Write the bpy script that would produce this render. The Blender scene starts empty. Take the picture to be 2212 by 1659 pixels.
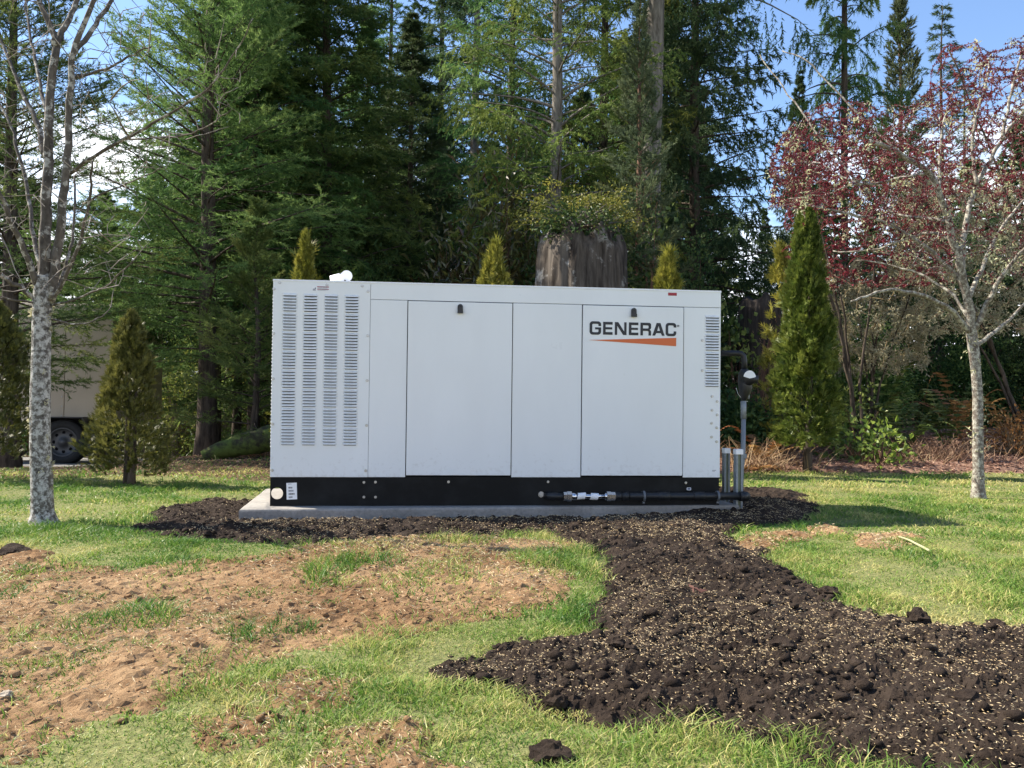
import bpy, bmesh, math, random
import numpy as np
from mathutils import Vector, Matrix

# ------------------------------------------------------------------ camera, sky, sun, exposure
SC = bpy.context.scene
COL = SC.collection
PW, PH, FPX = 2212.0, 1659.0, 1814.0
CAMZ = 0.63
HORIZON = 865.0
ROLL = 0.0113
pitch = math.atan((HORIZON - PH / 2) / FPX)
FWD = Vector((0, math.cos(pitch), math.sin(pitch)))
RIGHT = Vector((math.cos(ROLL), -math.sin(ROLL) * math.sin(pitch) * 0, math.sin(ROLL)))
RIGHT = (RIGHT - FWD * RIGHT.dot(FWD)).normalized()
UP = RIGHT.cross(FWD).normalized()
CAMLOC = Vector((0, 0, CAMZ))
cd = bpy.data.cameras.new('camera')
cam = bpy.data.objects.new('camera', cd)
COL.objects.link(cam)
cd.sensor_width = 36.0
cd.lens = 36.0 * FPX / PW
cd.clip_end = 600
cd.clip_start = 0.05
m = Matrix((RIGHT, UP, -FWD)).transposed().to_4x4()
m.translation = CAMLOC
cam.matrix_world = m
SC.camera = cam

SUN_EL = math.radians(45)
SUN_AZ = math.atan2(-0.962, 0.272)          # direction to the sun, measured from +Y towards +X
TO_SUN = Vector((math.sin(SUN_AZ) * math.cos(SUN_EL), math.cos(SUN_AZ) * math.cos(SUN_EL), math.sin(SUN_EL)))
world = bpy.data.worlds.new('World')
SC.world = world
world.use_nodes = True
wt = world.node_tree
for n in list(wt.nodes):
    wt.nodes.remove(n)
wo = wt.nodes.new('ShaderNodeOutputWorld')
wb = wt.nodes.new('ShaderNodeBackground')
sky = wt.nodes.new('ShaderNodeTexSky')
sky.sky_type = 'NISHITA'
sky.sun_disc = False
sky.sun_elevation = SUN_EL
sky.sun_rotation = SUN_AZ
sky.altitude = 100
sky.air_density = 1.0
sky.dust_density = 0.3
sky.ozone_density = 2.0
tcw = wt.nodes.new('ShaderNodeTexCoord')
mpw = wt.nodes.new('ShaderNodeMapping')
mpw.inputs['Scale'].default_value = (1.0, 1.0, 2.6)
mpw.inputs['Location'].default_value = (0.35, 0.1, 0.0)
cn = wt.nodes.new('ShaderNodeTexNoise')
cn.inputs['Scale'].default_value = 2.4
cn.inputs['Detail'].default_value = 7
cn.inputs['Roughness'].default_value = 0.55
cr = wt.nodes.new('ShaderNodeValToRGB')
cr.color_ramp.elements[0].position = 0.47
cr.color_ramp.elements[1].position = 0.60
sx = wt.nodes.new('ShaderNodeSeparateXYZ')
er = wt.nodes.new('ShaderNodeMapRange')
er.inputs['From Min'].default_value = 0.0
er.inputs['From Max'].default_value = 0.50
er.inputs['To Min'].default_value = 0.34
er.inputs['To Max'].default_value = -0.40
mul = wt.nodes.new('ShaderNodeMath'); mul.operation = 'ADD'
mxw = wt.nodes.new('ShaderNodeMixRGB')
mxw.inputs[2].default_value = (8.6, 8.8, 9.2, 1)
L = wt.links.new
L(tcw.outputs['Generated'], mpw.inputs['Vector']); L(mpw.outputs[0], cn.inputs['Vector'])
L(cn.outputs['Fac'], mul.inputs[0]); L(tcw.outputs['Generated'], sx.inputs[0]); L(sx.outputs['Z'], er.inputs['Value'])
L(er.outputs[0], mul.inputs[1]); L(mul.outputs[0], cr.inputs[0]); L(cr.outputs[0], mxw.inputs[0])
tnt = wt.nodes.new('ShaderNodeMixRGB'); tnt.blend_type = 'MULTIPLY'; tnt.inputs[0].default_value = 1.0; tnt.inputs[2].default_value = (0.95, 1.0, 1.08, 1)
L(sky.outputs[0], tnt.inputs[1]); L(tnt.outputs[0], mxw.inputs[1]); L(mxw.outputs[0], wb.inputs['Color']); L(wb.outputs[0], wo.inputs['Surface'])
wb.inputs['Strength'].default_value = 0.10
sl = bpy.data.lights.new('sun', 'SUN')
sl.energy = 5.0
sl.angle = math.radians(0.53)
sl.color = (1.0, 0.92, 0.79)
so = bpy.data.objects.new('sun', sl)
so.rotation_euler = (-TO_SUN).to_track_quat('-Z', 'Y').to_euler()
so.location = (-8, 4, 12)
COL.objects.link(so)
SC.view_settings.view_transform = 'Standard'
SC.view_settings.look = 'None'
SC.view_settings.gamma = 1.0
SC.view_settings.use_curve_mapping = False
SC.view_settings.exposure = 1.3
SC.cycles.max_bounces = 7
SC.cycles.transparent_max_bounces = 8
SC.cycles.use_denoising = True

# ------------------------------------------------------------------ helpers
rnd = random.Random(7)
NR = np.random.default_rng(11)
PI = math.pi

def ray(px, py):
    return FWD + RIGHT * ((px - PW / 2) / FPX) - UP * ((py - PH / 2) / FPX)

def at(px, py, Y):
    """point seen at photo pixel (px, py) (2212-wide) standing at distance Y"""
    d = ray(px, py)
    return CAMLOC + d * (Y / d.y)

def gp(px, py, z=0.0):
    """where the sight line of a photo pixel meets the ground"""
    d = ray(px, py)
    return CAMLOC + d * ((z - CAMZ) / d.z)

def lerp(a, b, t):
    return a + (b - a) * t

def sstep(a, b, x):
    t = np.clip((x - a) / (b - a), 0, 1)
    return t * t * (3 - 2 * t)

def _hash(ix, iy, s):
    h = (ix.astype(np.int64) * 374761393 + iy.astype(np.int64) * 668265263 + s * 974634777) & 0xFFFFFFFF
    h = ((h ^ (h >> 13)) * 1274126177) & 0xFFFFFFFF
    h = h ^ (h >> 16)
    return (h & 0xFFFFFF) / float(0xFFFFFF)

def vnoise(x, y, s=0):
    x = np.asarray(x, float); y = np.asarray(y, float)
    ix = np.floor(x); iy = np.floor(y)
    fx = x - ix; fy = y - iy
    u = fx * fx * (3 - 2 * fx); v = fy * fy * (3 - 2 * fy)
    a = _hash(ix, iy, s); b = _hash(ix + 1, iy, s); c = _hash(ix, iy + 1, s); d = _hash(ix + 1, iy + 1, s)
    return (a * (1 - u) + b * u) * (1 - v) + (c * (1 - u) + d * u) * v

def fbm(x, y, s=0, o=4):
    r = 0; a = 0.5; t = 0
    for k in range(o):
        r = r + a * vnoise(x, y, s + k * 17); t += a
        x = np.asarray(x) * 2.03 + 13.7; y = np.asarray(y) * 2.03 + 5.1; a *= 0.5
    return r / t

def gz(x, y):
    """height of the ground"""
    x = np.asarray(x, float); y = np.asarray(y, float)
    z = -0.055 * np.clip(y - 6, 0, 14) * sstep(-2.5, -5.5, x)
    bed = np.clip(y - 7.5, 0, 3.5) * 0.08 + np.clip(y - 11, 0, 30) * 0.05
    z = z + bed * sstep(0.8, 2.4, x)
    z = z + 0.03 * (fbm(x * 0.9, y * 0.9, 3, 3) - 0.5) * np.clip(1.5 - np.exp(-((x) ** 2 + (y - 5) ** 2) / 4), 0, 1)
    return z

def gz1(x, y):
    return float(gz(np.array([x]), np.array([y]))[0])

def sdf_poly(x, y, poly):
    """signed distance, positive inside"""
    P = np.array(poly, float)
    d = np.full(x.shape, 1e9); ins = np.zeros(x.shape, bool)
    n = len(P)
    for i in range(n):
        a = P[i]; b = P[(i + 1) % n]
        ex, ey = b - a
        t = np.clip(((x - a[0]) * ex + (y - a[1]) * ey) / (ex * ex + ey * ey + 1e-12), 0, 1)
        d = np.minimum(d, np.hypot(x - a[0] - t * ex, y - a[1] - t * ey))
        c = ((a[1] > y) != (b[1] > y)) & (x < (b[0] - a[0]) * (y - a[1]) / (b[1] - a[1] + 1e-12) + a[0])
        ins ^= c
    return np.where(ins, d, -d)

# --- mesh assembling
def link(name, me, parent=None, mats=None):
    o = bpy.data.objects.new(name, me)
    COL.objects.link(o)
    if parent is not None:
        o.parent = parent
    if mats is not None and me is not None and len(me.materials) == 0:
        for mm in (mats if isinstance(mats, (list, tuple)) else [mats]):
            me.materials.append(mm)
    return o

def tri_mesh(name, V, T, tint=None, smooth=False, quads=False, mat_idx=None):
    V = np.asarray(V, np.float32).reshape(-1, 3); T = np.asarray(T, np.int32)
    k = T.shape[1]
    me = bpy.data.meshes.new(name)
    me.vertices.add(len(V)); me.vertices.foreach_set('co', V.ravel())
    me.loops.add(T.size); me.loops.foreach_set('vertex_index', T.ravel())
    me.polygons.add(len(T))
    me.polygons.foreach_set('loop_start', np.arange(0, T.size, k, dtype=np.int32))
    me.polygons.foreach_set('loop_total', np.full(len(T), k, np.int32))
    if mat_idx is not None:
        me.polygons.foreach_set('material_index', np.asarray(mat_idx, np.int32))
    me.polygons.foreach_set('use_smooth', np.full(len(T), bool(smooth)))
    if tint is not None:
        at_ = me.attributes.new('tint', 'FLOAT', 'POINT')
        at_.data.foreach_set('value', np.asarray(tint, np.float32))
    me.update(calc_edges=True)
    return me

class Buf:
    """collects tubes (quads) and leaves (tris) and gives one mesh"""
    def __init__(s):
        s.V = []; s.T = []; s.t = []; s.n = 0
    def add(s, V, T, tint):
        V = np.asarray(V, np.float32).reshape(-1, 3)
        s.V.append(V); s.T.append(np.asarray(T, np.int64) + s.n)
        s.t.append(np.broadcast_to(np.asarray(tint, np.float32), (len(V),)).astype(np.float32)); s.n += len(V)
    def mesh(s, name, smooth=False):
        return tri_mesh(name, np.concatenate(s.V), np.concatenate(s.T), np.concatenate(s.t), smooth)

def tube(buf, pts, radii, sides=6, tint=0.5, cap=True, rough=0.0, rng=None):
    P = np.asarray([tuple(p) for p in pts], float); R = np.asarray(radii, float)
    n = len(P)
    tg = np.gradient(P, axis=0); tg /= np.linalg.norm(tg, axis=1, keepdims=True) + 1e-9
    ref = np.array([0.31, 0.95, 0.05]) if abs(tg[0][1]) < 0.8 else np.array([0.95, 0.1, 0.3])
    u = np.cross(tg, ref); u /= np.linalg.norm(u, axis=1, keepdims=True) + 1e-9
    v = np.cross(tg, u)
    a = np.arange(sides) * 2 * PI / sides
    rr = R[:, None] * np.ones(sides)
    if rough:
        rr = rr * (1 + rough * (NR.random((n, sides)) - 0.5))
    V = P[:, None, :] + rr[:, :, None] * (np.cos(a)[None, :, None] * u[:, None, :] + np.sin(a)[None, :, None] * v[:, None, :])
    V = V.reshape(-1, 3)
    i = np.arange(n - 1)[:, None] * sides; j = np.arange(sides)[None, :]; j2 = (j + 1) % sides
    A = (i + j).ravel(); B = (i + j2).ravel(); C = (i + sides + j2).ravel(); D = (i + sides + j).ravel()
    T = np.concatenate([np.stack([A, B, C], 1), np.stack([A, C, D], 1)])
    if cap:
        V = np.concatenate([V, P[:1], P[-1:]]); k = n * sides
        jj = np.arange(sides); j3 = (jj + 1) % sides
        T = np.concatenate([T, np.stack([np.full(sides, k), j3, jj], 1),
                            np.stack([np.full(sides, k + 1), (n - 1) * sides + jj, (n - 1) * sides + j3], 1)])
    buf.add(V, T, tint)

def norm(a):
    return a / (np.linalg.norm(a, axis=-1, keepdims=True) + 1e-9)

def needles(buf, A, B, n, ln, wd, ang, tint, flat=0.0, rng=NR, tvar=0.15):
    """n needles along each shoot A->B"""
    A = np.asarray(A, float); B = np.asarray(B, float); N = len(A)
    ax = norm(B - A)[:, None, :]
    t = (np.arange(n)[None, :] + rng.random((N, n))) / n
    P = A[:, None, :] + (B - A)[:, None, :] * t[:, :, None]
    r = rng.normal(size=(N, n, 3))
    r[..., 2] *= (1 - flat)
    pr = norm(r - (r * ax).sum(-1, keepdims=True) * ax)
    aa = ang * (0.7 + 0.6 * rng.random((N, n, 1)))
    d = ax * np.cos(aa) + pr * np.sin(aa)
    sd = norm(np.cross(d, rng.normal(size=(N, n, 3))))
    l = ln * (0.6 + 0.7 * rng.random((N, n, 1))); w = wd * (0.7 + 0.6 * rng.random((N, n, 1)))
    V = np.stack([P - sd * w / 2, P + sd * w / 2, P + d * l], 2).reshape(-1, 3)
    T = np.arange(len(V)).reshape(-1, 3)
    tt = np.asarray(tint)[:, None] + tvar * (rng.random((N, n)) - 0.5)
    buf.add(V, T, np.repeat(tt.ravel(), 3))

def leaves(buf, P, D, ln, wd, tint, fold=0.25, rng=NR, up=0.35):
    """folded kite-shaped leaves, two triangles each side of the midrib"""
    P = np.asarray(P, float); D = norm(np.asarray(D, float)); N = len(P)
    nrm = norm(rng.normal(size=(N, 3)) * (1 - up) + np.array([0, 0, 1.6]) * up)
    sd = norm(np.cross(D, nrm)); nn = np.cross(sd, D)
    l = ln * (0.6 + 0.7 * rng.random((N, 1))); w = wd * (0.7 + 0.6 * rng.random((N, 1)))
    m_ = P + D * l * 0.45
    tip = P + D * l - nn * l * 0.15
    a = m_ + sd * w / 2 + nn * w * fold; b = m_ - sd * w / 2 + nn * w * fold
    V = np.stack([P, a, tip, b], 1).reshape(-1, 3)
    k = np.arange(N)[:, None] * 4
    T = np.concatenate([k + np.array([0, 1, 2]), k + np.array([0, 2, 3])])
    buf.add(V, T, np.repeat(np.broadcast_to(tint, (N,)), 4))

def box_bm(bm, x0, x1, y0, y1, z0, z1, mi=0):
    vs = [bm.verts.new(p) for p in ((x0, y0, z0), (x1, y0, z0), (x1, y1, z0), (x0, y1, z0), (x0, y0, z1), (x1, y0, z1), (x1, y1, z1), (x0, y1, z1))]
    for f in ((0, 3, 2, 1), (4, 5, 6, 7), (0, 1, 5, 4), (1, 2, 6, 5), (2, 3, 7, 6), (3, 0, 4, 7)):
        bm.faces.new([vs[i] for i in f]).material_index = mi

def bm_obj(name, bm, mats, parent=None, bevel=0.0, seg=2, smooth=False):
    if bevel:
        bmesh.ops.bevel(bm, geom=list(bm.edges), offset=bevel, segments=seg, affect='EDGES', profile=0.6)
    bmesh.ops.recalc_face_normals(bm, faces=list(bm.faces))
    me = bpy.data.meshes.new(name); bm.to_mesh(me); bm.free()
    for p in me.polygons:
        p.use_smooth = smooth
    return link(name, me, parent, mats)

def box(name, x0, x1, y0, y1, z0, z1, mt, parent=None, bevel=0.0, seg=2):
    bm = bmesh.new(); box_bm(bm, x0, x1, y0, y1, z0, z1)
    return bm_obj(name, bm, mt, parent, bevel, seg)

def tag(o, label=None, cat=None, group=None, kind=None):
    if label: o['label'] = label
    if cat: o['category'] = cat
    if group: o['group'] = group
    if kind: o['kind'] = kind
    return o

def empty(name, loc, label, cat, group=None, rz=0.0):
    o = bpy.data.objects.new(name, None)
    o.empty_display_size = 0.2
    COL.objects.link(o)
    o.location = loc; o.rotation_euler = (0, 0, rz)
    return tag(o, label, cat, group)

def copy_tree(root):
    c = root.copy(); COL.objects.link(c)
    for ch in root.children:
        d = ch.copy(); COL.objects.link(d); d.parent = c
        for g in ch.children:
            e = g.copy(); COL.objects.link(e); e.parent = d
    return c

# ------------------------------------------------------------------ materials
def newmat(name):
    mt = bpy.data.materials.new(name); mt.use_nodes = True
    nt = mt.node_tree
    return mt, nt, nt.nodes['Principled BSDF']

def nd(nt, kind, **kw):
    n = nt.nodes.new(kind)
    for k, v in kw.items():
        if k in n.inputs: n.inputs[k].default_value = v
        else: setattr(n, k, v)
    return n

def ramp(nt, fac, stops):
    r = nt.nodes.new('ShaderNodeValToRGB')
    els = r.color_ramp.elements
    while len(els) < len(stops): els.new(0.5)
    for e, (p, c) in zip(els, stops):
        e.position = p; e.color = (*c, 1) if len(c) == 3 else c
    nt.links.new(fac, r.inputs[0])
    return r

def noise(nt, scale, detail=5, rough=0.6, coord='Object', stretch=None):
    tc = nt.nodes.new('ShaderNodeTexCoord')
    n = nd(nt, 'ShaderNodeTexNoise', Scale=scale, Detail=detail, Roughness=rough)
    src = tc.outputs[coord]
    if stretch:
        mp = nt.nodes.new('ShaderNodeMapping'); mp.inputs['Scale'].default_value = stretch
        nt.links.new(src, mp.inputs[0]); src = mp.outputs[0]
    nt.links.new(src, n.inputs['Vector'])
    return n

def bump(nt, bs, h, strength, dist=0.01):
    b = nd(nt, 'ShaderNodeBump', Strength=strength, Distance=dist)
    nt.links.new(h, b.inputs['Height']); nt.links.new(b.outputs[0], bs.inputs['Normal'])

def foliage_mat(name, dark, mid, light, transl=0.3, rough=0.5, spec=0.3, hue=0.02):
    mt, nt, bs = newmat(name)
    a = nd(nt, 'ShaderNodeAttribute', attribute_name='tint')
    oi = nt.nodes.new('ShaderNodeObjectInfo')
    r = ramp(nt, a.outputs['Fac'], [(0.0, dark), (0.5, mid), (1.0, light)])
    hs = nt.nodes.new('ShaderNodeHueSaturation')
    mr = nd(nt, 'ShaderNodeMapRange'); mr.inputs['To Min'].default_value = 0.5 - hue; mr.inputs['To Max'].default_value = 0.5 + hue
    mv = nd(nt, 'ShaderNodeMapRange'); mv.inputs['To Min'].default_value = 0.8; mv.inputs['To Max'].default_value = 1.2
    nt.links.new(oi.outputs['Random'], mr.inputs['Value']); nt.links.new(oi.outputs['Random'], mv.inputs['Value'])
    nt.links.new(mr.outputs[0], hs.inputs['Hue']); nt.links.new(mv.outputs[0], hs.inputs['Value'])
    nt.links.new(r.outputs[0], hs.inputs['Color'])
    nt.links.new(hs.outputs[0], bs.inputs['Base Color'])
    bs.inputs['Roughness'].default_value = rough; bs.inputs['Specular IOR Level'].default_value = spec
    tr = nt.nodes.new('ShaderNodeBsdfTranslucent'); nt.links.new(hs.outputs[0], tr.inputs['Color'])
    mx = nd(nt, 'ShaderNodeMixShader'); mx.inputs[0].default_value = transl
    nt.links.new(bs.outputs[0], mx.inputs[1]); nt.links.new(tr.outputs[0], mx.inputs[2])
    nt.links.new(mx.outputs[0], nt.nodes['Material Output'].inputs['Surface'])
    return mt

def bark_mat(name, c0, c1, patch=None, pscale=9.0, pth=(0.5, 0.58), vs=(1, 1, 0.18), bs_=0.7, scale=28):
    mt, nt, bs = newmat(name)
    n = noise(nt, scale, 6, 0.65, stretch=vs)
    r = ramp(nt, n.outputs['Fac'], [(0.35, c0), (0.68, c1)])
    out = r.outputs[0]
    if patch:
        n2 = noise(nt, pscale, 6, 0.68)
        r2 = ramp(nt, n2.outputs['Fac'], [(pth[0], (0, 0, 0)), (pth[1], (1, 1, 1))])
        mx = nt.nodes.new('ShaderNodeMixRGB'); nt.links.new(r2.outputs[0], mx.inputs[0]); nt.links.new(out, mx.inputs[1])
        n3 = noise(nt, pscale * 4, 3, 0.5)
        r3 = ramp(nt, n3.outputs['Fac'], [(0.3, tuple(c * 0.72 for c in patch)), (0.7, patch)])
        nt.links.new(r3.outputs[0], mx.inputs[2]); out = mx.outputs[0]
    nt.links.new(out, bs.inputs['Base Color'])
    bs.inputs['Roughness'].default_value = 0.9; bs.inputs['Specular IOR Level'].default_value = 0.15
    bump(nt, bs, n.outputs['Fac'], bs_, 0.015)
    return mt

def plain(name, col, rough=0.5, metal=0.0, spec=0.5, nscale=None, namp=0.12, bumps=0.0):
    mt, nt, bs = newmat(name)
    bs.inputs['Base Color'].default_value = (*col, 1); bs.inputs['Roughness'].default_value = rough
    bs.inputs['Metallic'].default_value = metal; bs.inputs['Specular IOR Level'].default_value = spec
    if nscale:
        n = noise(nt, nscale, 5, 0.6)
        r = ramp(nt, n.outputs['Fac'], [(0.3, tuple(c * (1 - namp) for c in col)), (0.7, tuple(min(1, c * (1 + namp)) for c in col))])
        nt.links.new(r.outputs[0], bs.inputs['Base Color'])
        if bumps: bump(nt, bs, n.outputs['Fac'], bumps, 0.004)
    return mt

M = {}
# cabinet paint: orange peel, faint dust streaks
mt, nt, bs = newmat('cabinet_paint')
n1 = noise(nt, 2.2, 5, 0.6, stretch=(1.6, 1, 0.5)); r1 = ramp(nt, n1.outputs['Fac'], [(0.3, (0.72, 0.73, 0.725)), (0.75, (0.77, 0.78, 0.775))])
nt.links.new(r1.outputs[0], bs.inputs['Base Color'])
n2 = noise(nt, 420, 2, 0.5); n4 = noise(nt, 3.5, 2, 0.5)
bw = nd(nt, 'ShaderNodeBump', Strength=0.10, Distance=0.02); nt.links.new(n4.outputs['Fac'], bw.inputs['Height'])
b2 = nd(nt, 'ShaderNodeBump', Strength=0.05, Distance=0.002); nt.links.new(n2.outputs['Fac'], b2.inputs['Height']); nt.links.new(bw.outputs[0], b2.inputs['Normal']); nt.links.new(b2.outputs[0], bs.inputs['Normal'])
tcp = nt.nodes.new('ShaderNodeTexCoord'); sxp = nt.nodes.new('ShaderNodeSeparateXYZ'); nt.links.new(tcp.outputs['Object'], sxp.inputs[0])
mrp = nd(nt, 'ShaderNodeMapRange'); mrp.inputs['From Min'].default_value = 0.15; mrp.inputs['From Max'].default_value = 0.40; mrp.inputs['To Min'].default_value = 0.20; mrp.inputs['To Max'].default_value = -0.02
nt.links.new(sxp.outputs['Z'], mrp.inputs['Value'])
n5 = noise(nt, 34, 5, 0.7); adp = nd(nt, 'ShaderNodeMath', operation='ADD'); nt.links.new(n5.outputs['Fac'], adp.inputs[0]); nt.links.new(mrp.outputs[0], adp.inputs[1])
rp = ramp(nt, adp.outputs[0], [(0.68, (0, 0, 0)), (1.0, (0.40, 0.40, 0.40))])
mxp = nt.nodes.new('ShaderNodeMixRGB'); nt.links.new(rp.outputs[0], mxp.inputs[0]); nt.links.new(r1.outputs[0], mxp.inputs[1]); mxp.inputs[2].default_value = (0.30, 0.24, 0.18, 1)
nt.links.new(mxp.outputs[0], bs.inputs['Base Color'])
n3 = noise(nt, 5, 4); r3 = ramp(nt, n3.outputs['Fac'], [(0.3, (0.27,) * 3), (0.7, (0.40,) * 3)]); nt.links.new(r3.outputs[0], bs.inputs['Roughness'])
bs.inputs['Specular IOR Level'].default_value = 0.4
M['paint'] = mt
# black skid paint with dusty scuffs
mt, nt, bs = newmat('skid_paint')
n1 = noise(nt, 6, 6, 0.7); r1 = ramp(nt, n1.outputs['Fac'], [(0.45, (0.005, 0.0055, 0.006)), (0.85, (0.018, 0.019, 0.020))])
nt.links.new(r1.outputs[0], bs.inputs['Base Color']); bs.inputs['Roughness'].default_value = 0.5; bs.inputs['Specular IOR Level'].default_value = 0.15
M['skid'] = mt
M['dark'] = plain('dark_void', (0.006, 0.006, 0.007), 0.9, spec=0.1)
M['rubber'] = plain('black_plastic', (0.012, 0.012, 0.014), 0.45)
M['bolt'] = plain('bolt_steel', (0.42, 0.42, 0.42), 0.35, 0.9)
M['steel'] = plain('bright_steel', (0.62, 0.63, 0.66), 0.22, 1.0)
M['galv'] = plain('galvanised_steel', (0.24, 0.26, 0.27), 0.6, 0.35, nscale=30, namp=0.2)
M['conduit'] = plain('grey_conduit', (0.17, 0.19, 0.22), 0.5)
M['white'] = plain('white_plastic', (0.78, 0.78, 0.78), 0.4)
M['cap'] = plain('white_enamel', (0.80, 0.80, 0.82), 0.35)
M['ink'] = plain('black_ink', (0.012, 0.013, 0.018), 0.5)
M['orange'] = plain('orange_print', (0.62, 0.13, 0.028), 0.5)
M['red'] = plain('red_print', (0.33, 0.02, 0.03), 0.5)
M['blue'] = plain('navy_print', (0.02, 0.03, 0.10), 0.5)
M['pipe'] = plain('black_coated_pipe', (0.008, 0.0085, 0.0095), 0.5, nscale=14, namp=0.3)
M['strap'] = plain('grey_strap', (0.10, 0.11, 0.12), 0.5)
# concrete
mt, nt, bs = newmat('concrete')
n1 = noise(nt, 3.0, 7, 0.7); n2 = noise(nt, 60, 4, 0.6)
r1 = ramp(nt, n1.outputs['Fac'], [(0.3, (0.20, 0.185, 0.165)), (0.7, (0.36, 0.335, 0.30))])
mx = nt.nodes.new('ShaderNodeMixRGB'); mx.blend_type = 'MULTIPLY'; mx.inputs[0].default_value = 0.6
r2 = ramp(nt, n2.outputs['Fac'], [(0.3, (0.55,) * 3), (0.6, (1,) * 3)])
nt.links.new(r1.outputs[0], mx.inputs[1]); nt.links.new(r2.outputs[0], mx.inputs[2]); nt.links.new(mx.outputs[0], bs.inputs['Base Color'])
bs.inputs['Roughness'].default_value = 0.9; bump(nt, bs, n2.outputs['Fac'], 0.35, 0.004)
M['concrete'] = mt
# soils
def soil_mat(name, c0, c1, c2, s=18, b=0.8):
    mt, nt, bs = newmat(name)
    n1 = noise(nt, s, 8, 0.72); n2 = noise(nt, 1.3, 5, 0.65)
    r1 = ramp(nt, n1.outputs['Fac'], [(0.32, c0), (0.6, c1)])
    r2 = ramp(nt, n2.outputs['Fac'], [(0.42, (0, 0, 0)), (0.66, (1, 1, 1))])
    mx = nt.nodes.new('ShaderNodeMixRGB'); nt.links.new(r2.outputs[0], mx.inputs[0]); nt.links.new(r1.outputs[0], mx.inputs[1])
    r3 = ramp(nt, n1.outputs['Fac'], [(0.32, c1), (0.62, c2)]); nt.links.new(r3.outputs[0], mx.inputs[2])
    nt.links.new(mx.outputs[0], bs.inputs['Base Color']); bs.inputs['Roughness'].default_value = 0.95; bs.inputs['Specular IOR Level'].default_value = 0.1
    n3 = noise(nt, 110, 8, 0.75); bump(nt, bs, n3.outputs['Fac'], b, 0.016)
    return mt
M['topsoil'] = soil_mat('topsoil', (0.017, 0.0115, 0.009), (0.042, 0.030, 0.0225), (0.066, 0.049, 0.037))
M['earth'] = soil_mat('orange_earth', (0.105, 0.055, 0.027), (0.28, 0.165, 0.083), (0.47, 0.315, 0.175), 26)
M['mulch'] = soil_mat('bark_mulch', (0.10, 0.055, 0.04), (0.24, 0.145, 0.105), (0.36, 0.23, 0.17), 30)
M['gravel'] = soil_mat('gravel', (0.10, 0.098, 0.095), (0.22, 0.215, 0.21), (0.32, 0.31, 0.30), 45)
# ground under the grass
mt, nt, bs = newmat('ground')
at_ = nd(nt, 'ShaderNodeAttribute', attribute_name='tint')
n1 = noise(nt, 7, 7, 0.7); n2 = noise(nt, 45, 5, 0.7)
rg = ramp(nt, n2.outputs['Fac'], [(0.3, (0.085, 0.10, 0.035)), (0.55, (0.185, 0.19, 0.075)), (0.75, (0.31, 0.27, 0.13))])
rl = ramp(nt, n2.outputs['Fac'], [(0.3, (0.035, 0.024, 0.014)), (0.55, (0.09, 0.062, 0.035)), (0.75, (0.15, 0.115, 0.05))])
ad = nd(nt, 'ShaderNodeMath', operation='ADD'); sb = nd(nt, 'ShaderNodeMath', operation='SUBTRACT'); sb.inputs[1].default_value = 0.5
nt.links.new(n1.outputs['Fac'], sb.inputs[0]); nt.links.new(sb.outputs[0], ad.inputs[0]); nt.links.new(at_.outputs['Fac'], ad.inputs[1])
rr = ramp(nt, ad.outputs[0], [(0.4, (0, 0, 0)), (0.6, (1, 1, 1))])
mx = nt.nodes.new('ShaderNodeMixRGB'); nt.links.new(rr.outputs[0], mx.inputs[0]); nt.links.new(rg.outputs[0], mx.inputs[1]); nt.links.new(rl.outputs[0], mx.inputs[2])
nt.links.new(mx.outputs[0], bs.inputs['Base Color']); bs.inputs['Roughness'].default_value = 0.95; bs.inputs['Specular IOR Level'].default_value = 0.1
bump(nt, bs, n2.outputs['Fac'], 0.7, 0.02)
M['ground'] = mt
M['grass'] = foliage_mat('grass_blades', (0.055, 0.14, 0.020), (0.185, 0.285, 0.048), (0.52, 0.45, 0.18), 0.4, 0.45, 0.3, 0.0)
M['seed'] = foliage_mat('straw_seed', (0.30, 0.21, 0.11), (0.52, 0.40, 0.23), (0.72, 0.60, 0.40), 0.1, 0.6, 0.2, 0.0)
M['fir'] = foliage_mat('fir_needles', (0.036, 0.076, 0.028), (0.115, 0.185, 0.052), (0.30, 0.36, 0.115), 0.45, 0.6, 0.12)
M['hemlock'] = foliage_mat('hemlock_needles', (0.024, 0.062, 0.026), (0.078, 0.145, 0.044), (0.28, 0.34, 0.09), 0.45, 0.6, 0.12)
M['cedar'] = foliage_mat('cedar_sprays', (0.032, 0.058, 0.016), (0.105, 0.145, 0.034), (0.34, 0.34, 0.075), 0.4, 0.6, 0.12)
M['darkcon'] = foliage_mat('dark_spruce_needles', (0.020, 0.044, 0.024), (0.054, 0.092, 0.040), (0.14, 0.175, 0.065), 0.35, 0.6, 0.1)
M['sequoia'] = foliage_mat('sequoia_needles', (0.045, 0.070, 0.040), (0.105, 0.14, 0.075), (0.20, 0.225, 0.11), 0.34, 0.6, 0.15)
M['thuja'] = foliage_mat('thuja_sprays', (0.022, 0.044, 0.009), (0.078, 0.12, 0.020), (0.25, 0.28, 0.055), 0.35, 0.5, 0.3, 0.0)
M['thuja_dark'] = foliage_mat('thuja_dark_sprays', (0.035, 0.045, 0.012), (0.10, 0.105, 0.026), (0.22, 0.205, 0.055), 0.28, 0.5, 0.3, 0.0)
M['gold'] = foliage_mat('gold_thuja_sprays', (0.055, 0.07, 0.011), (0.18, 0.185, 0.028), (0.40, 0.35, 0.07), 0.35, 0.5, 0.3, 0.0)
M['plumleaf'] = foliage_mat('plum_leaves', (0.055, 0.008, 0.012), (0.20, 0.026, 0.042), (0.42, 0.075, 0.10), 0.42, 0.4, 0.4, 0.0)
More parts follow.
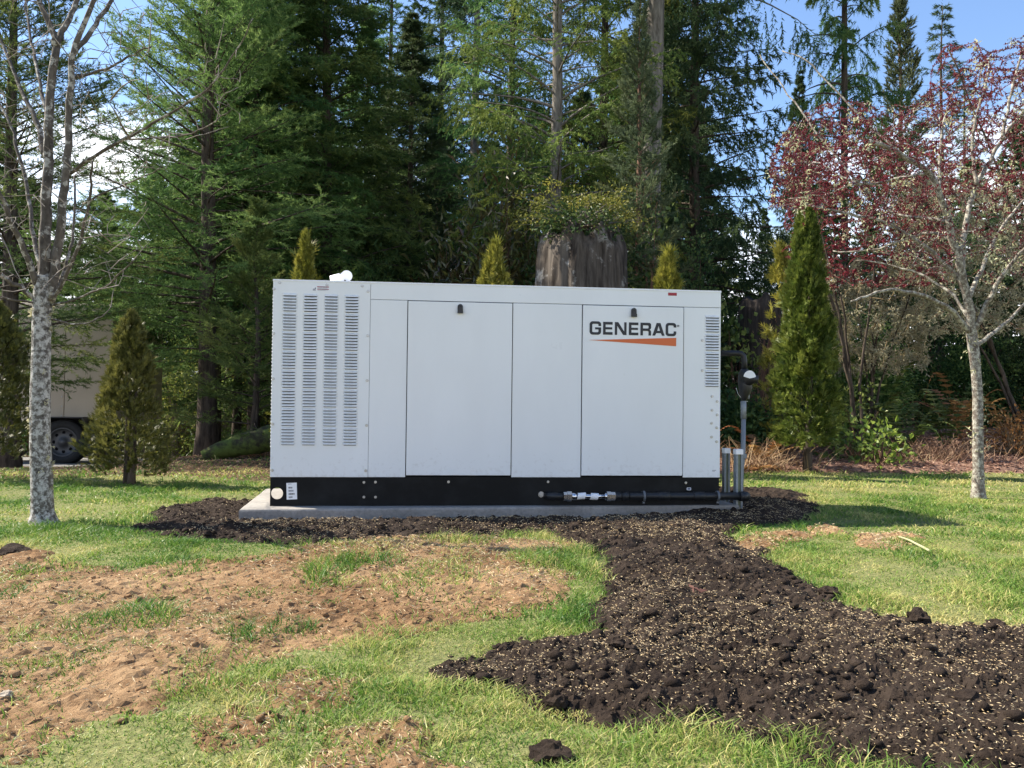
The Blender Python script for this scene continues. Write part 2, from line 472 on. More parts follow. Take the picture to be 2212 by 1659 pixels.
M['shrub'] = foliage_mat('shrub_leaves', (0.03, 0.065, 0.018), (0.10, 0.17, 0.04), (0.27, 0.33, 0.09), 0.35, 0.4, 0.35)
M['salal'] = foliage_mat('dark_broad_leaves', (0.018, 0.042, 0.016), (0.055, 0.095, 0.032), (0.16, 0.20, 0.06), 0.28, 0.5, 0.18)
M['limeleaf'] = foliage_mat('lime_leaves', (0.10, 0.16, 0.025), (0.22, 0.32, 0.05), (0.38, 0.45, 0.10), 0.4, 0.4, 0.4, 0.0)
M['rhodo'] = foliage_mat('rhododendron_leaves', (0.05, 0.028, 0.012), (0.075, 0.085, 0.026), (0.20, 0.24, 0.06), 0.25, 0.32, 0.5, 0.0)
M['huckle'] = foliage_mat('huckleberry_leaves', (0.06, 0.075, 0.015), (0.155, 0.17, 0.035), (0.38, 0.35, 0.075), 0.4, 0.5, 0.3, 0.0)
M['fern'] = foliage_mat('fern_fronds', (0.03, 0.06, 0.014), (0.085, 0.12, 0.03), (0.20, 0.21, 0.06), 0.3, 0.45, 0.35)
M['dryfern'] = foliage_mat('dry_fern_fronds', (0.16, 0.07, 0.025), (0.30, 0.15, 0.05), (0.46, 0.30, 0.12), 0.3, 0.6, 0.2)
M['lichen'] = foliage_mat('pale_lichen', (0.27, 0.255, 0.15), (0.47, 0.45, 0.28), (0.66, 0.63, 0.42), 0.4, 0.9, 0.1)
M['straw'] = foliage_mat('dry_stems', (0.16, 0.09, 0.055), (0.33, 0.22, 0.13), (0.52, 0.40, 0.24), 0.2, 0.8, 0.1)
M['litter'] = foliage_mat('leaf_litter', (0.13, 0.07, 0.05), (0.30, 0.175, 0.125), (0.50, 0.33, 0.24), 0.2, 0.8, 0.15)
M['twig'] = bark_mat('twig_bark', (0.12, 0.10, 0.085), (0.28, 0.25, 0.215), scale=20, bs_=0.2)
M['redtwig'] = bark_mat('brown_twigs', (0.09, 0.05, 0.035), (0.22, 0.13, 0.09), scale=20, bs_=0.2)
M['bark'] = bark_mat('conifer_bark', (0.030, 0.023, 0.018), (0.115, 0.090, 0.070), scale=24)
M['greybark'] = bark_mat('grey_conifer_bark', (0.085, 0.075, 0.062), (0.24, 0.215, 0.185), scale=26)
M['alder'] = bark_mat('lichen_spotted_bark', (0.06, 0.052, 0.045), (0.16, 0.145, 0.125), (0.47, 0.455, 0.42), 40, (0.45, 0.58), (1, 1, 1.5), 0.5, 30)
M['limbbark'] = bark_mat('grey_limb_bark', (0.055, 0.046, 0.038), (0.14, 0.12, 0.10), (0.38, 0.36, 0.32), 22, (0.53, 0.60), (1, 1, 0.6), 0.4, 30)
M['plumbark'] = bark_mat('pale_lichen_bark', (0.09, 0.07, 0.055), (0.20, 0.17, 0.14), (0.44, 0.42, 0.35), 40, (0.46, 0.60), (1, 1, 0.6), 0.5, 30)
M['stump'] = bark_mat('weathered_stump', (0.020, 0.015, 0.012), (0.145, 0.122, 0.10), (0.34, 0.32, 0.29), 3.2, (0.57, 0.66), (1, 1, 0.09), 0.9, 14)
M['stumpdark'] = bark_mat('dark_rotten_stump', (0.022, 0.018, 0.016), (0.085, 0.07, 0.06), scale=14, vs=(1, 1, 0.12))
M['moss'] = bark_mat('mossy_log', (0.03, 0.028, 0.018), (0.085, 0.085, 0.035), (0.10, 0.13, 0.03), 6, (0.42, 0.55), (1, 1, 1), 0.8, 12)
M['trailer'] = plain('trailer_skin', (0.40, 0.33, 0.245), 0.5, nscale=1.5, namp=0.08)
M['alu'] = plain('trailer_rim', (0.06, 0.06, 0.062), 0.5, 0.2)
M['tyre'] = plain('tyre_rubber', (0.013, 0.013, 0.013), 0.8, nscale=30, namp=0.3)
M['stone'] = plain('pale_stone', (0.30, 0.25, 0.19), 0.9, nscale=20, namp=0.25, bumps=0.4)

# ------------------------------------------------------------------ ground
SOIL_PX = [(285, 1140), (330, 1113), (400, 1091), (470, 1077), (545, 1068), (700, 1062), (1000, 1050), (1400, 1048), (1600, 1058), (1690, 1062), (1750, 1070),
           (1758, 1100), (1745, 1124), (1660, 1134), (1580, 1145), (1600, 1165), (1642, 1188), (1668, 1228), (1722, 1262), (1800, 1290),
           (1860, 1318), (1960, 1346), (2080, 1352), (2212, 1360), (2700, 1385), (2900, 1680), (2400, 1760), (1900, 1720), (1690, 1670), (1690, 1625), (1620, 1606),
           (1540, 1572), (1400, 1568), (1260, 1542), (1150, 1532), (1068, 1500), (960, 1478), (905, 1442), (960, 1428), (1050, 1408), (1100, 1388),
           (1200, 1368), (1285, 1348), (1306, 1290), (1290, 1240), (1248, 1182), (1180, 1152), (1050, 1162), (900, 1162), (700, 1172), (500, 1180), (430, 1168), (350, 1157)]
EARTH_PX = [[(-300, 1185), (60, 1205), (180, 1235), (300, 1241), (420, 1220), (560, 1204), (640, 1195), (740, 1176), (850, 1160), (1050, 1158), (1240, 1176),
             (1170, 1225), (1230, 1250), (1195, 1285), (1100, 1316), (950, 1345), (880, 1378), (700, 1394), (640, 1400), (520, 1442), (470, 1482), (360, 1500),
             (300, 1532), (150, 1566), (0, 1592), (-300, 1640)],
            [(580, 1490), (640, 1470), (720, 1482), (735, 1515), (670, 1540), (590, 1530)],
            [(800, 1600), (850, 1572), (910, 1580), (925, 1605), (880, 1630), (815, 1628)],
            [(760, 1662), (860, 1640), (960, 1655), (990, 1720), (760, 1720)],
            [(470, 1565), (510, 1556), (555, 1566), (540, 1590), (480, 1588)],
            [(1600, 1176), (1660, 1150), (1780, 1140), (1800, 1150), (1700, 1175), (1640, 1185)],
            [(1850, 1160), (1950, 1150), (1990, 1165), (1920, 1185), (1870, 1180)],
            [(-60, 1610), (60, 1600), (70, 1640), (-60, 1650)]]
TUFTS_PX = [(230, 1345, 110, 34), (20, 1250, 60, 24), (340, 1350, 90, 26), (470, 1345, 80, 24), (25, 1295, 45, 14), (180, 1305, 50, 18), (730, 1232, 75, 26),
            (40, 1385, 40, 22), (1170, 1215, 85, 22), (1230, 1240, 70, 26), (520, 1385, 70, 16), (650, 1360, 70, 18), (820, 1225, 60, 14), (1000, 1172, 140, 10),
            (140, 1265, 60, 12), (700, 1255, 50, 18), (60, 1485, 28, 12), (430, 1445, 40, 12), (300, 1400, 60, 12), (560, 1290, 40, 10), (900, 1250, 50, 10)]
to_w = lambda pl: [tuple(gp(x, y)[:2]) for x, y in pl]
SOIL = to_w(SOIL_PX); EARTH = [to_w(p) for p in EARTH_PX]
GX0, GX1, GY0, GY1, GRES = -7.0, 8.0, 0.9, 10.0, 0.025
gxs = np.arange(GX0, GX1, GRES); gys = np.arange(GY0, GY1, GRES)
GXX, GYY = np.meshgrid(gxs, gys)
wob = 0.16 * (fbm(GXX * 3.1, GYY * 3.1, 21, 4) - 0.5) * 2
DS = sdf_poly(GXX, GYY, SOIL) + wob * 0.7 + 0.10 * (fbm(GXX * 13, GYY * 13, 23, 3) - 0.5)
DE = np.full(GXX.shape, -9.0)
for p in EARTH:
    DE = np.maximum(DE, sdf_poly(GXX, GYY, p))
DE = DE + wob * 1.0 + 0.05
TU = np.zeros(GXX.shape)
for (tx, ty, tw, th) in TUFTS_PX:
    c = gp(tx, ty); rx = tw / FPX * c.y; ry = (gp(tx, ty - th).y - gp(tx, ty + th).y) / 2
    q = ((GXX - c.x) / rx) ** 2 + ((GYY - c.y) / ry) ** 2
    TU = np.maximum(TU, sstep(1.3, 0.3, q + 1.2 * (fbm(GXX * 9, GYY * 9, 5, 3) - 0.5)))

def look(G, x, y):
    fx = np.clip((np.asarray(x) - GX0) / GRES, 0, G.shape[1] - 1.001); fy = np.clip((np.asarray(y) - GY0) / GRES, 0, G.shape[0] - 1.001)
    i = fx.astype(int); j = fy.astype(int); u = fx - i; v = fy - j
    return (G[j, i] * (1 - u) + G[j, i + 1] * u) * (1 - v) + (G[j + 1, i] * (1 - u) + G[j + 1, i + 1] * u) * v

PADANG = 0.155
_pc = gp(516, 1100, 0.055)
PCX, PCY, PUX, PUY = _pc.x, _pc.y, math.cos(PADANG), math.sin(PADANG)

def soil_h(x, y):
    d = look(DS, x, y)
    h = 0.034 * sstep(-0.02, 0.22, d) - 0.05 * sstep(0.02, -0.12, d)
    u = (x - PCX) * PUX + (y - PCY) * PUY; v = -(x - PCX) * PUY + (y - PCY) * PUX
    dp = np.hypot(np.maximum(np.maximum(-u, u - 2.72), 0), np.maximum(np.maximum(-v, v - 1.02), 0))
    h = h - 0.040 * sstep(0.34, 0.03, dp + 0.10 * (vnoise(x * 4, y * 4, 39) - .5)) * sstep(2.75, 1.9, u)
    lump = fbm(x * 7, y * 7, 31, 3) - 0.5
    fine = np.maximum(fbm(x * 20, y * 20, 33, 3) - 0.52, 0)
    vf = vnoise(x * 55, y * 55, 35) - 0.5
    vv = vnoise(x * 131, y * 127, 37) - 0.5
    return h + sstep(-0.15, 0.05, d) * (0.035 * lump + 0.055 * fine + 0.012 * vf + 0.010 * vv + 0.0035 * (NR.random(np.shape(x)) - 0.5))

def earth_h(x, y):
    d = look(DE, x, y)
    h = 0.006 * sstep(-0.02, 0.25, d) - 0.05 * sstep(0.02, -0.10, d)
    lump = fbm(x * 5, y * 5, 41, 3) - 0.5
    fine = np.maximum(fbm(x * 26, y * 26, 43, 3) - 0.46, 0)
    return h + sstep(-0.12, 0.05, d) * (0.022 * lump + 0.040 * fine + 0.008 * (vnoise(x * 60, y * 60, 47) - 0.5) + 0.003 * (NR.random(np.shape(x)) - 0.5))

def grid_mesh(name, regions, hf, keep, mt, smooth=False):
    VV = []; QQ = []; n0 = 0
    for x0, x1, y0, y1, res in regions:
        xs = np.arange(x0, x1 + res / 2, res); ys = np.arange(y0, y1 + res / 2, res)
        X, Y = np.meshgrid(xs, ys)
        X = X + (NR.random(X.shape) - 0.5) * res * 0.6; Y = Y + (NR.random(X.shape) - 0.5) * res * 0.6
        h = hf(X, Y); Z = gz(X, Y) + h
        nx = len(xs); k = keep(X, Y, h)
        A = (np.arange(len(ys) - 1)[:, None] * nx + np.arange(nx - 1)[None, :])
        A = A[k[:-1, :-1] | k[1:, :-1] | k[:-1, 1:] | k[1:, 1:]]
        Q = np.stack([A, A + 1, A + nx + 1, A + nx], 1)
        used = np.unique(Q); remap = np.full(X.size, -1); remap[used] = np.arange(len(used))
        VV.append(np.stack([X.ravel(), Y.ravel(), Z.ravel()], 1)[used]); QQ.append(remap[Q] + n0); n0 += len(used)
    return link(name, tri_mesh(name, np.concatenate(VV), np.concatenate(QQ), None, smooth), None, mt)

xs = np.concatenate([np.linspace(-140, -13, 24)[:-1], np.linspace(-13, 13, 131), np.linspace(13, 140, 24)[1:]])
ys = np.concatenate([np.linspace(-60, 0, 14)[:-1], np.linspace(0, 16, 81), np.linspace(16, 160, 40)[1:]])
X, Y = np.meshgrid(xs, ys)
Z = gz(X, np.minimum(Y, 30)) - 0.0
Z = Z - 0.10 * sstep(0.0, 0.25, np.where((X > GX0) & (X < GX1) & (Y > GY0) & (Y < GY1), look(np.maximum(DS, DE - 0.1), X, Y), -1))
litter = np.clip(sstep(6.6, 8.6, Y) * sstep(-0.4, -1.0, X - 0.0) + sstep(7.4, 8.0, Y) * sstep(-1.2, 0, X), 0, 1) * 0.9
litter = np.where(X < -0.6, sstep(5.6, 7.4, Y + 1.2 * (fbm(X * 1.1, Y * 1.1, 88, 3) - .5)) * 0.85, litter)
nx = len(xs); A = (np.arange(len(ys) - 1)[:, None] * nx + np.arange(nx - 1)[None, :]).ravel()
g = link('ground', tri_mesh('ground', np.stack([X.ravel(), Y.ravel(), Z.ravel()], 1), np.stack([A, A + 1, A + nx + 1, A + nx], 1), litter.ravel(), True), None, M['ground'])
tag(g, kind='structure')
tag(grid_mesh('dark_topsoil', [(-1.1, 2.4, 1.2, 2.42, 0.0095), (-3.2, 4.4, 2.41, 6.4, 0.0185)], soil_h, lambda x, y, h: (look(DS, x, y) > -0.09) & (h > -0.08), M['topsoil']), kind='structure')
tag(grid_mesh('bare_earth', [(-2.6, 2.2, 1.2, 2.62, 0.014), (-4.2, 4.0, 2.61, 4.6, 0.020)], earth_h, lambda x, y, h: h > -0.018, M['earth']), kind='structure')
bed_poly = [(1.5, 7.0), (2.2, 7.5), (4.5, 7.6), (9, 7.2), (9.5, 12.5), (1.3, 12.5)]
def bed_h(x, y):
    d = sdf_poly(x, y, bed_poly) + 0.25 * (fbm(x * 2.5, y * 2.5, 61, 3) - 0.5)
    return 0.04 * sstep(0, 0.3, d) - 0.06 * sstep(0.02, -0.1, d) + 0.05 * (fbm(x * 9, y * 9, 63, 3) - 0.5) * sstep(-.1, .1, d)
tag(grid_mesh('mulch_bed', [(0.8, 9.6, 6.7, 12.6, 0.06)], bed_h, lambda x, y, h: h > -0.03, M['mulch']), kind='structure')
drive_poly = [(-14, 9.8), (-6, 10.1), (-4.2, 10.5), (-3.3, 11.3), (-2.8, 13.5), (-4, 15.5), (-14, 15.5)]
def drive_h(x, y):
    d = sdf_poly(x, y, drive_poly) + 0.4 * (fbm(x * 1.5, y * 1.5, 71, 3) - 0.5)
    return 0.012 * sstep(0, 0.3, d) - 0.06 * sstep(0.02, -0.1, d) + 0.012 * (vnoise(x * 14, y * 14, 73) - 0.5)
tag(grid_mesh('gravel_drive', [(-13, -2.4, 9.4, 15.4, 0.08)], drive_h, lambda x, y, h: h > -0.03, M['gravel']), kind='structure')

# ------------------------------------------------------------------ generator on its slab
ZPAD = 0.055
FL = at(582, 1085, 4.47); FR = at(1555, 1088, 4.74)
GENV = Vector((FR.x - FL.x, FR.y - FL.y, 0)); GL = GENV.length; GU = GENV.normalized(); GN = Vector((GU.y, -GU.x, 0))   # GN: out of the front
GROT = math.atan2(GU.y, GU.x)
GD = 0.80
def fr(px, py):
    """photo pixel -> (along the front, height above the slab) on the front plane"""
    d = ray(px, py); o = Vector((FL.x, FL.y, 0)) - CAMLOC
    t = o.dot(GN) / d.dot(GN)
    p = CAMLOC + d * t
    return (p - Vector((FL.x, FL.y, 0))).dot(GU), p.z - ZPAD

padang = 0.155
pc = gp(516, 1100, ZPAD); pu = Vector((math.cos(padang), math.sin(padang), 0)); pv = Vector((-pu.y, pu.x, 0))
pad = empty('concrete_slab', (pc.x, pc.y, 0), 'low grey concrete slab under the white generator', 'concrete slab', rz=padang)
bm = bmesh.new()
PLX = 2.72
nseg = 26
top = []
for i in range(nseg + 1):
    top.append((PLX * i / nseg, rnd.uniform(-0.004, 0.004)))
ring = [(x, y) for x, y in top] + [(PLX + rnd.uniform(-.003, .003), 1.02 * k / 8) for k in range(1, 9)] + [(PLX * (1 - i / nseg), 1.02) for i in range(1, nseg + 1)] + [(0 + rnd.uniform(-.003, .003), 1.02 * (1 - k / 8)) for k in range(1, 8)]
def ringverts(z, inset):
    out = []
    for x, y in ring:
        out.append(bm.verts.new((lerp(x, PLX / 2, inset / (PLX / 2)), lerp(y, 0.51, inset / 0.51), z + rnd.uniform(-0.0012, 0.0012))))
    return out
r0 = ringverts(-0.12, 0); r1 = ringverts(ZPAD - 0.012, 0.0); r2 = ringverts(ZPAD - 0.003, 0.004); r3 = ringverts(ZPAD, 0.014)
for ra, rb in ((r0, r1), (r1, r2), (r2, r3)):
    for i in range(len(ra)):
        bm.faces.new((ra[i], ra[(i + 1) % len(ra)], rb[(i + 1) % len(ra)], rb[i]))
bm.faces.new(r3)
bm_obj('slab_body', bm, M['concrete'], pad)

gen = empty('standby_generator', (FL.x, FL.y, ZPAD), 'white standby generator cabinet with louvers, two doors and black base', 'generator', rz=GROT)
ZC = fr(582, 1030)[1]; ZT = fr(585, 605)[1]
# local frame: x along the front, -y out of the front, z up
def loc(px, py):
    u, z = fr(px, py); return u, z
def circ_plate(bm, x0, x1, z0, z1, hx, hz, hr, y0, y1, n=32):
    for yy, flip in ((y0, False), (y1, True)):
        inner = [bm.verts.new((hx + hr * math.cos(2 * PI * i / n), yy, hz + hr * math.sin(2 * PI * i / n))) for i in range(n)]
        outer = []
        hw = min(hx - x0, hz - z0, z1 - hz) * 0.999
        for i in range(n):
            a = 2 * PI * i / n; c, s = math.cos(a), math.sin(a); k = 1 / max(abs(c), abs(s))
            outer.append(bm.verts.new((hx + c * k * hw, yy, hz + s * k * hw)))
        for i in range(n):
            f = (inner[i], outer[i], outer[(i + 1) % n], inner[(i + 1) % n]); bm.faces.new(f if not flip else f[::-1])
        circ_plate.store.append(inner)
    a, b = circ_plate.store[-2:]
    for i in range(n):
        bm.faces.new((a[i], a[(i + 1) % n], b[(i + 1) % n], b[i]))
    for q in ((x0, hx - hw, z0, z1), (hx + hw, x1, z0, z1), (hx - hw, hx + hw, z0, hz - hw), (hx - hw, hx + hw, hz + hw, z1)):
        if q[1] - q[0] > 1e-3 and q[3] - q[2] > 1e-3:
            box_bm(bm, q[0], q[1], y0, y1, q[2], q[3])
circ_plate.store = []
hx, hz = loc(598, 1066); hr = (fr(612, 1066)[0] - fr(584.5, 1066)[0]) / 2 * 0.95
for nm, y0, y1 in (('front_rail', 0.004, 0.012), ('back_rail', GD - 0.012, GD - 0.004)):
    bm = bmesh.new(); circ_plate(bm, 0.002, GL - 0.004, 0.004, ZC, hx, hz, hr, y0, y1)
    box_bm(bm, 0.002, GL - 0.004, y0 - 0.004 if y0 < .1 else y0, y1, 0.0, 0.0039)
    bm_obj(nm, bm, M['skid'], gen)
box('base_deck', 0.004, GL - 0.006, 0.0125, GD - 0.0125, ZC - 0.012, ZC - 0.002, M['skid'], gen)
box('cross_member', GL * 0.14, GL * 0.14 + 0.01, 0.0125, GD - 0.0125, 0.002, ZC - 0.013, M['skid'], gen)
box('cross_member', GL - 0.05, GL - 0.04, 0.0125, GD - 0.0125, 0.002, ZC - 0.013, M['skid'], gen)
# dark body behind the panel gaps
box('inner_frame', 0.006, GL - 0.006, 0.012, GD - 0.012, ZC + 0.001, ZT - 0.008, M['dark'], gen)
xa = loc(798, 800)[0]; xb = loc(878, 850)[0]; xc = loc(1106, 850)[0]; xd = loc(1256, 850)[0]; xe = loc(1476, 850)[0]
zf = loc(850, 648)[1]
G2 = 0.0016
def panel(name, x0, x1, z0, z1, y0=0.0, y1=0.0115, parent=gen, gap=G2, bev=0.0025):
    return box(name, x0 + gap, x1 - gap, y0, y1, z0 + gap, z1 - gap, M['paint'], parent, bev, 2)
vent = panel('vent_panel', 0.0, xa, ZC - 0.002, ZT, gap=0.0005)
panel('fascia', xa, GL, zf, ZT, gap=0.0008)
panel('post_panel', xa, xb, ZC - 0.002, zf, gap=0.0008)
door1 = panel('door', xb, xc, ZC + 0.006, zf, y0=-0.006, gap=0.0035)
panel('centre_panel', xc, xd, ZC - 0.002, zf, gap=0.0012)
door2 = panel('door', xd, xe, ZC + 0.006, zf, y0=-0.006, gap=0.0035)
door2['label'] = 'right door with the lettering and orange wedge'
door1['label'] = 'left plain door'
endp = panel('end_panel', xe, GL, ZC - 0.002, zf, gap=0.0012)
# roof, back and end walls
bm = bmesh.new(); box_bm(bm, -0.002, GL + 0.002, -0.002, GD + 0.002, ZT - 0.006, ZT + 0.006); bm_obj('roof', bm, M['paint'], gen, 0.004, 2)
leftw = box('side_wall', -0.0005, 0.0055, 0.013, GD, ZC - 0.002, ZT - 0.007, M['paint'], gen)
box('side_wall', GL - 0.0055, GL + 0.0005, 0.013, GD, ZC - 0.002, ZT - 0.007, M['paint'], gen)
box('back_wall', 0.006, GL - 0.006, GD - 0.0115, GD, ZC - 0.002, ZT - 0.007, M['paint'], gen)
# louvers
def louver_mesh(w, h=0.0112, out=0.0085):
    bm = bmesh.new()
    prof = [(0.0, 0.0005), (-0.004, out * 0.75), (-0.008, out), (-h, out)]
    e = 0.010
    rows = []
    for z, o in prof:
        rows.append([bm.verts.new((x, -o2, z)) for x, o2 in ((0, 0.0004), (e, o), (w - e, o), (w, 0.0004))])
    for a, b in zip(rows, rows[1:]):
        for i in range(3):
            bm.faces.new((a[i], a[i + 1], b[i + 1], b[i]))
    lo = [bm.verts.new((x, -0.0008, -h)) for x in (e * 0.5, w - e * 0.5)]
    lo2 = [bm.verts.new((x, -0.0008, -h - 0.0038)) for x in (e * 0.9, w - e * 0.9)]
    f = bm.faces.new((rows[-1][0], rows[-1][1], rows[-1][2], rows[-1][3], lo[1], lo[0])); f.material_index = 1
    f = bm.faces.new((lo[0], lo[1], lo2[1], lo2[0])); f.material_index = 1
    bmesh.ops.recalc_face_normals(bm, faces=list(bm.faces))
    me = bpy.data.meshes.new('louver'); bm.to_mesh(me); bm.free()
    me.materials.append(M['paint']); me.materials.append(M['dark'])
    for p in me.polygons: p.use_smooth = False
    return me
LW = fr(640, 700)[0] - fr(607, 700)[0]
lm = louver_mesh(LW)
ltop = fr(624, 634)[1]; lbot = fr(624, 962)[1]
for cxpx in (607.5, 652.5, 697.5, 742):
    u0 = fr(cxpx, 790)[0]
    pitchz = (ltop - lbot) / (8 * 6 + 7 * 0.32)
    for g_ in range(8):
        for k in range(6):
            o = link('louver', lm, vent); o.location = (u0, 0.0, ltop - (g_ * 6.32 + k) * pitchz)
lm2 = louver_mesh(fr(1555, 760)[0] - fr(1522, 760)[0])
rt = fr(1538, 682)[1]; rb_ = fr(1538, 836)[1]
pz = (rt - rb_) / (4 * 6 + 3 * 0.5)
for g_ in range(4):
    for k in range(6):
        o = link('louver', lm2, endp); o.location = (fr(1522, 760)[0], 0.0, rt - (g_ * 6.5 + k) * pz)
for k in range(44):
    o = link('louver', lm, leftw); o.rotation_euler = (0, 0, -PI / 2); o.location = (0.0, 0.04 + LW, ltop + 0.02 - k * (ltop - lbot) / 43)
    o.matrix_local = Matrix.Translation((-0.0005, 0.035 + LW, ltop - k * (ltop - lbot) / 43)) @ Matrix.Rotation(-PI / 2, 4, 'Z')
# bolts
bm = bmesh.new()
bmesh.ops.create_cone(bm, cap_ends=True, segments=16, radius1=0.0066, radius2=0.0062, depth=0.002, matrix=Matrix.Translation((0, -0.001, 0)) @ Matrix.Rotation(PI / 2, 4, 'X'))
bmesh.ops.create_cone(bm, cap_ends=True, segments=6, radius1=0.0044, radius2=0.0038, depth=0.004, matrix=Matrix.Translation((0, -0.004, 0)) @ Matrix.Rotation(PI / 2, 4, 'X'))
bmsh = bpy.data.meshes.new('bolt'); bm.to_mesh(bmsh); bm.free(); bmsh.materials.append(M['bolt'])
def bolt(px, py, parent, s=1.0, y=0.0):
    o = link('bolt', bmsh, parent); u, z = fr(px, py); o.location = (u, y, z); o.scale = (s * 1.25, s * 1.25, s * 1.25)
for p in [(604, 610.5), (592, 624), (706, 615.5), (782, 617.5), (795, 629), (591, 720), (794, 725), (590, 818), (793, 822), (589, 916), (792, 919), (588, 1016), (790, 1017)]:
    bolt(*p, vent)
for p in [(1517, 735), (1517, 800), (1538, 856), (1549, 867), (1538, 886), (1549, 896), (1537, 914), (1548, 924), (1537, 944), (1548, 954)]:
    bolt(*p, endp)
frail = [o for o in gen.children if o.name.startswith('front_rail')][0]
for p in [(786, 1042), (811, 1041.5), (786, 1074), (811, 1074), (969, 1041), (1184, 1041), (1482, 1043)]:
    bolt(*p, frail, 0.9, 0.004)
bolt(1169, 1068, frail, 2.0, 0.004)
# paddle latches
def latch(px, py, door):
    u, z = fr(px, py)
    bm = bmesh.new()
    def prism(out, y0, y1, mi=0):
        a = [bm.verts.new((x, y0, zz)) for x, zz in out]; b = [bm.verts.new((x, y1, zz)) for x, zz in out]
        bm.faces.new(a).material_index = mi; bm.faces.new(b[::-1]).material_index = mi
        for i in range(len(a)):
            bm.faces.new((a[i], b[i], b[(i + 1) % len(a)], a[(i + 1) % len(a)])).material_index = mi
    w, h = 0.0145, 0.024
    out = [(-w, -h)] + [(w, -h)] + [(w * math.cos(t), h - w + w * math.sin(t)) for t in np.linspace(0, PI, 12)]
    prism(out, -0.001, -0.012)
    out2 = [(x * 0.72, zz * 0.8 + 0.003) for x, zz in out]
    prism(out2, -0.012, -0.0155)
    prism([(-0.0155, -0.027), (0.0155, -0.027), (0.0145, -0.010), (-0.0145, -0.010)], -0.0156, -0.021)
    bmesh.ops.create_uvsphere(bm, u_segments=10, v_segments=6, radius=0.004, matrix=Matrix.Translation((0, -0.0155, 0.012)))
    bmesh.ops.recalc_face_normals(bm, faces=list(bm.faces))
    me = bpy.data.meshes.new('latch'); bm.to_mesh(me); bm.free()
    o = link('latch', me, door, M['rubber']); o.location = (u, -0.0065, z)
latch(994, 667, door1); latch(1368, 675, door2)
# lettering: each letter is a flat shape a little proud of the door
def arc(cx, cy, r, a0, a1, n=6):
    return [(cx + r * math.cos(math.radians(lerp(a0, a1, i / n))), cy + r * math.sin(math.radians(lerp(a0, a1, i / n)))) for i in range(n + 1)]
def ltr_G():
    return [[(205, 152)] + arc(150, 180, 55, 0, 90) + arc(55, 180, 55, 90, 180) + arc(55, 55, 55, 180, 270) + arc(150, 55, 55, 270, 360) + [(205, 130), (98, 130), (98, 93), (158, 93)]
            + arc(140, 63, 18, 0, -90, 3) + arc(65, 63, 18, 270, 180, 3) + arc(65, 172, 18, 180, 90, 3) + arc(140, 172, 18, 90, 0, 3) + [(158, 152)]]
def ltr_C():
    return [[(193, 155)] + arc(138, 180, 55, 0, 90) + arc(55, 180, 55, 90, 180) + arc(55, 55, 55, 180, 270) + arc(138, 55, 55, 270, 360) + [(193, 86), (147, 86)]
            + arc(129, 63, 18, 0, -90, 3) + arc(65, 63, 18, 270, 180, 3) + arc(65, 172, 18, 180, 90, 3) + arc(129, 172, 18, 90, 0, 3) + [(147, 155)]]
def ltr_E():
    return [[(0, 4), (170, 4), (170, 51), (46, 51), (46, 97), (163, 97), (163, 136), (46, 136), (46, 182), (170, 182), (170, 229), (0, 229)]]
def ltr_N():
    return [[(0, 4), (42, 4), (42, 165), (150, 4), (210, 4), (210, 229), (168, 229), (168, 66), (60, 229), (0, 229)]]
def ltr_R():
    return [[(0, 4), (46, 4), (46, 84)] + arc(128, 66, 18, 90, 0, 3) + [(146, 4), (192, 4), (192, 72)] + arc(160, 72, 32, 0, 70, 3) + [(168, 107)] + arc(152, 146, 40, -62, 0, 3) + arc(152, 189, 40, 0, 90, 4) + [(0, 229)],
            [(46, 128), (46, 182)] + arc(130, 166, 16, 90, 0, 3) + arc(130, 144, 16, 0, -90, 3)]
def ltr_A():
    return [[(0, 4), (48, 4), (72, 50), (152, 50), (175, 4), (223, 4), (146, 229), (78, 229)], [(88, 90), (112, 178), (137, 90)]]
def flat_shape(name, loops, mt, parent, loc_, s, thick=0.0006):
    cu = bpy.data.curves.new(name, 'CURVE'); cu.dimensions = '2D'; cu.fill_mode = 'BOTH'; cu.extrude = thick / s if s else thick
    for lp in loops:
        sp = cu.splines.new('POLY'); sp.points.add(len(lp) - 1); sp.use_cyclic_u = True
        for p, (x, y) in zip(sp.points, lp): p.co = (x, y, 0, 1)
    to = bpy.data.objects.new('tmp', cu); COL.objects.link(to)
    bpy.context.view_layer.update()
    me = bpy.data.meshes.new_from_object(to.evaluated_get(bpy.context.evaluated_depsgraph_get()))
    bpy.data.objects.remove(to); bpy.data.curves.remove(cu)
    me.name = name
    mm = Matrix.Translation(loc_) @ Matrix.Rotation(PI / 2, 4, 'X') @ Matrix.Diagonal((s, s, s, 1))
    me.transform(mm)
    me.materials.clear()
    return link(name, me, parent, mt)
zpx = lambda x, y: ((1400 + x / 7.373) / 2500 * 2212, (720 + y / 7.373) / 2500 * 2212)
sx0 = fr(*zpx(285, 722))[0]; sx1 = fr(*zpx(1843, 730))[0]
sc_ = (sx1 - sx0) / (1843 - 285)
zb_ = fr(*zpx(900, 728))[1]
for ch, x in (('G', 285), ('E', 525), ('N', 735), ('E', 987), ('R', 1195), ('A', 1410), ('C', 1650)):
    flat_shape('letter', {'G': ltr_G, 'E': ltr_E, 'N': ltr_N, 'R': ltr_R, 'A': ltr_A, 'C': ltr_C}[ch](), M['ink'], door2, (sx0 + (x - 285) * sc_, -0.0072, zb_), sc_)
za = fr(*zpx(1050, 835))[1]
flat_shape('wedge_mark', [[(-13, 8), (1558, -74), (1558, 74)]], M['orange'], door2, (sx0, -0.0072, za), sc_)
ring_ = [(20 * math.cos(t), 20 * math.sin(t)) for t in np.linspace(0, 2 * PI, 21)[:-1]]
